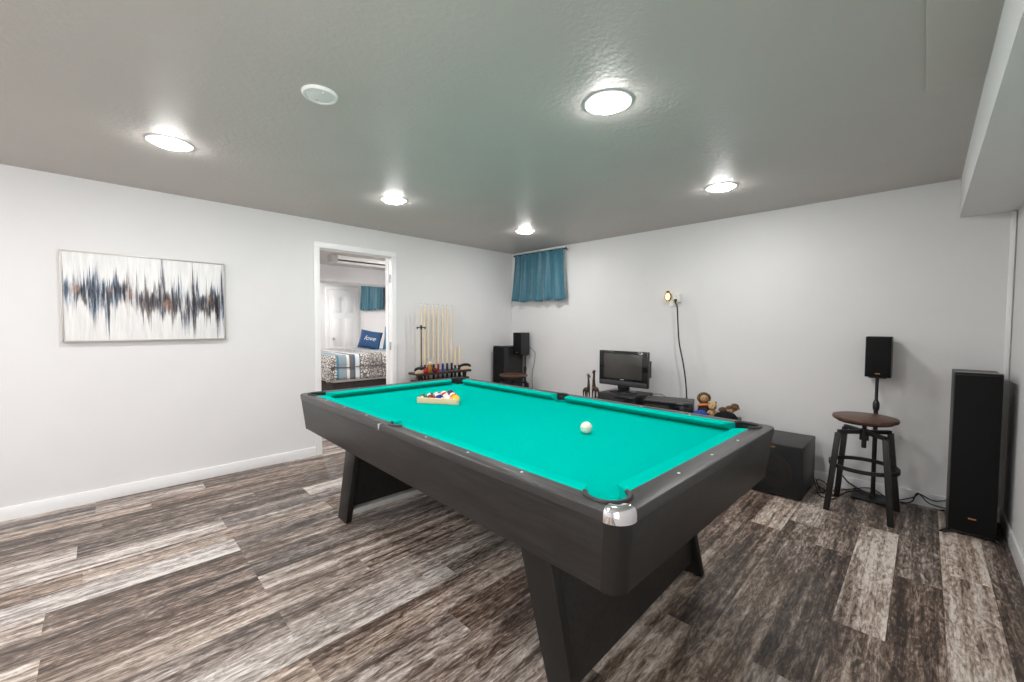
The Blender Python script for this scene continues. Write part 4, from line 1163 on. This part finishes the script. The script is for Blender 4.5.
mb = MB(); mb.box(((BX0 + BX1) / 2, (BYF + BYH) / 2, .24), (BX1 - BX0 - .06, BYH - BYF - .06, .46), .01); mb.build('base', plain('dark brown bed base', (.030, .020, .018), .6, .2, 20), t)
mb = MB(); mb.box(((BX0 + BX1) / 2, (BYF + BYH) / 2, .64), (BX1 - BX0 - .03, BYH - BYF - .03, .34), .04, seg=4); mb.build('mattress', M['white'], t)
def comforter():
    mb = MB(); nx, ny = 60, 80; V = []; drop = .37; rnd = random.Random(5)
    x0, x1, y0, y1 = BX0 - .01, BX1 + .02, BYF - .02, BYH - .55
    Wt = (x1 - x0) + 2 * drop; Ht = (y1 - y0) + drop
    for j in range(ny + 1):
        for i in range(nx + 1):
            a = i / nx * Wt - drop; c = j / ny * Ht - drop
            x = min(max(a, 0), x1 - x0); y = max(c, 0)
            over_x = max(0, -a, a - (x1 - x0)); over_y = max(0, -c)
            dz = max(over_x, over_y); rr = .05
            z = BZ + .010 * math.sin(7 * a) * math.sin(6 * c + 1)
            px, py = x0 + x, y0 + y
            if dz > 0:
                z -= dz - .02 * (1 - math.exp(-dz / rr))
                if dz == over_x and over_x > 0: px += (1 if a > 0 else -1) * (.03 * (1 - math.exp(-over_x / rr)) + .012 * math.sin(9 * c) * over_x / drop)
                if over_y > 0 and over_y >= over_x: py -= .03 * (1 - math.exp(-over_y / rr)) + .012 * math.sin(9 * a) * over_y / drop
                if over_x > 0 and over_y > 0:
                    px += (1 if a > 0 else -1) * .05 * min(over_x, over_y) / drop; py -= .05 * min(over_x, over_y) / drop
                if .19 < dz < .215: z += 0; px -= .012 if over_x > over_y and a > 0 else 0
            V.append((px, py, z))
    W_ = nx + 1
    mb.add(V, [(j * W_ + i, j * W_ + i + 1, (j + 1) * W_ + i + 1, (j + 1) * W_ + i) for j in range(ny) for i in range(nx)])
    o = mb.build('comforter', comforter_mat(), t, ang=80); o.modifiers.new('thick', 'SOLIDIFY').thickness = .02
comforter()
mb = MB(); mb.tube([(BX1 + .052 + .004 * math.sin(5 * k), BYF - .03 + k * (BYH - .55 - BYF + .03) / 14, .690 + .006 * math.sin(k * 1.7)) for k in range(15)], .007, 8, 4); mb.build('crease_line', plain('dark crease shade', (.10, .095, .095), .9), t)  # dark strip stands in for the shaded crease along the drop
mb = MB(); mb.box(((BX0 + BX1) / 2, -.03, .72), (BX1 - BX0 + .04, .05, 1.0), .012); mb.build('headboard', M['white'], t)
def pillow(label, loc, rot, w, h, d, mat, group=None, word=None):
    mb = MB(); n = 16; V = []
    for s in (-1, 1):
        for j in range(n + 1):
            for i in range(n + 1):
                u, v = i / n * 2 - 1, j / n * 2 - 1
                th = (max(0, 1 - abs(u) ** 2.6) * max(0, 1 - abs(v) ** 2.6)) ** .5
                pinch = 1 - .10 * (1 - abs(u) ** 2 * 1) * abs(v) ** 3 * 0
                V.append((u * w / 2 * (1 - .07 * (1 - v * v) * 0 - .06 * (1 - abs(v)) * abs(u)), s * d / 2 * th, v * h / 2 * (1 - .06 * (1 - abs(u)) * abs(v))))
    W_ = n + 1; o = W_ * W_
    mb.add(V, [(k * o + j * W_ + i, k * o + j * W_ + i + 1, k * o + (j + 1) * W_ + i + 1, k * o + (j + 1) * W_ + i) for k in (0, 1) for j in range(n) for i in range(n)])
    bmesh.ops.remove_doubles(mb.bm, verts=mb.bm.verts, dist=1e-4)
    p = mb.build('pillow', mat, None, ang=80, loc=loc, rot=rot); tag(p, label, 'pillow', group)
    if word: text_mesh('lettering', word, .115, M['white'], p, (0, -d / 2 - .002, .01), (PI / 2, 0, 0), .004, .35)['label'] = 'white script lettering'
    return p
M['blue_p'] = plain('blue pillow cloth', srgb(52, 88, 132), .8, .08, 60); M['teal_p'] = plain('teal pillow cloth', srgb(48, 122, 148), .8, .08, 60)
M['linen'] = plain('white linen', (.84, .84, .85), .8, .03, 30)
pillow('blue pillow with white script lettering leaning on the bed', (-2.66, -.84, BZ + .155), (R(-18), R(10), R(52)), .37, .33, .13, M['blue_p'], 'bed pillows', 'love')
pillow('plain teal pillow behind the blue lettered one on the bed', (-2.27, -.56, BZ + .195), (R(-15), 0, R(40)), .44, .40, .15, M['teal_p'], 'bed pillows')
pillow('large white sleeping pillow against the headboard beside the closet', (-2.85, -.20, BZ + .19), (R(-16), 0, R(6)), .66, .40, .16, M['linen'], 'bed pillows')
pillow('large white sleeping pillow against the headboard behind the teal pillow', (-2.12, -.20, BZ + .19), (R(-16), 0, R(-4)), .66, .40, .16, M['linen'], 'bed pillows')

# ------------------------------------------------------------------ world and view
sc = bpy.context.scene
w = bpy.data.worlds.new('world'); sc.world = w; w.use_nodes = True
w.node_tree.nodes['Background'].inputs[0].default_value = (.6, .7, .8, 1); w.node_tree.nodes['Background'].inputs[1].default_value = .3
sc.view_settings.view_transform = 'Standard'; sc.view_settings.look = 'None'; sc.view_settings.gamma = 1; sc.view_settings.use_curve_mapping = False
sc.view_settings.exposure = 1.05
sc.cycles.max_bounces = 10; sc.cycles.diffuse_bounces = 7; sc.cycles.glossy_bounces = 4; sc.cycles.transmission_bounces = 6; sc.cycles.transparent_max_bounces = 8
sc.cycles.use_denoising = True
sc.cycles.sample_clamp_indirect = 8
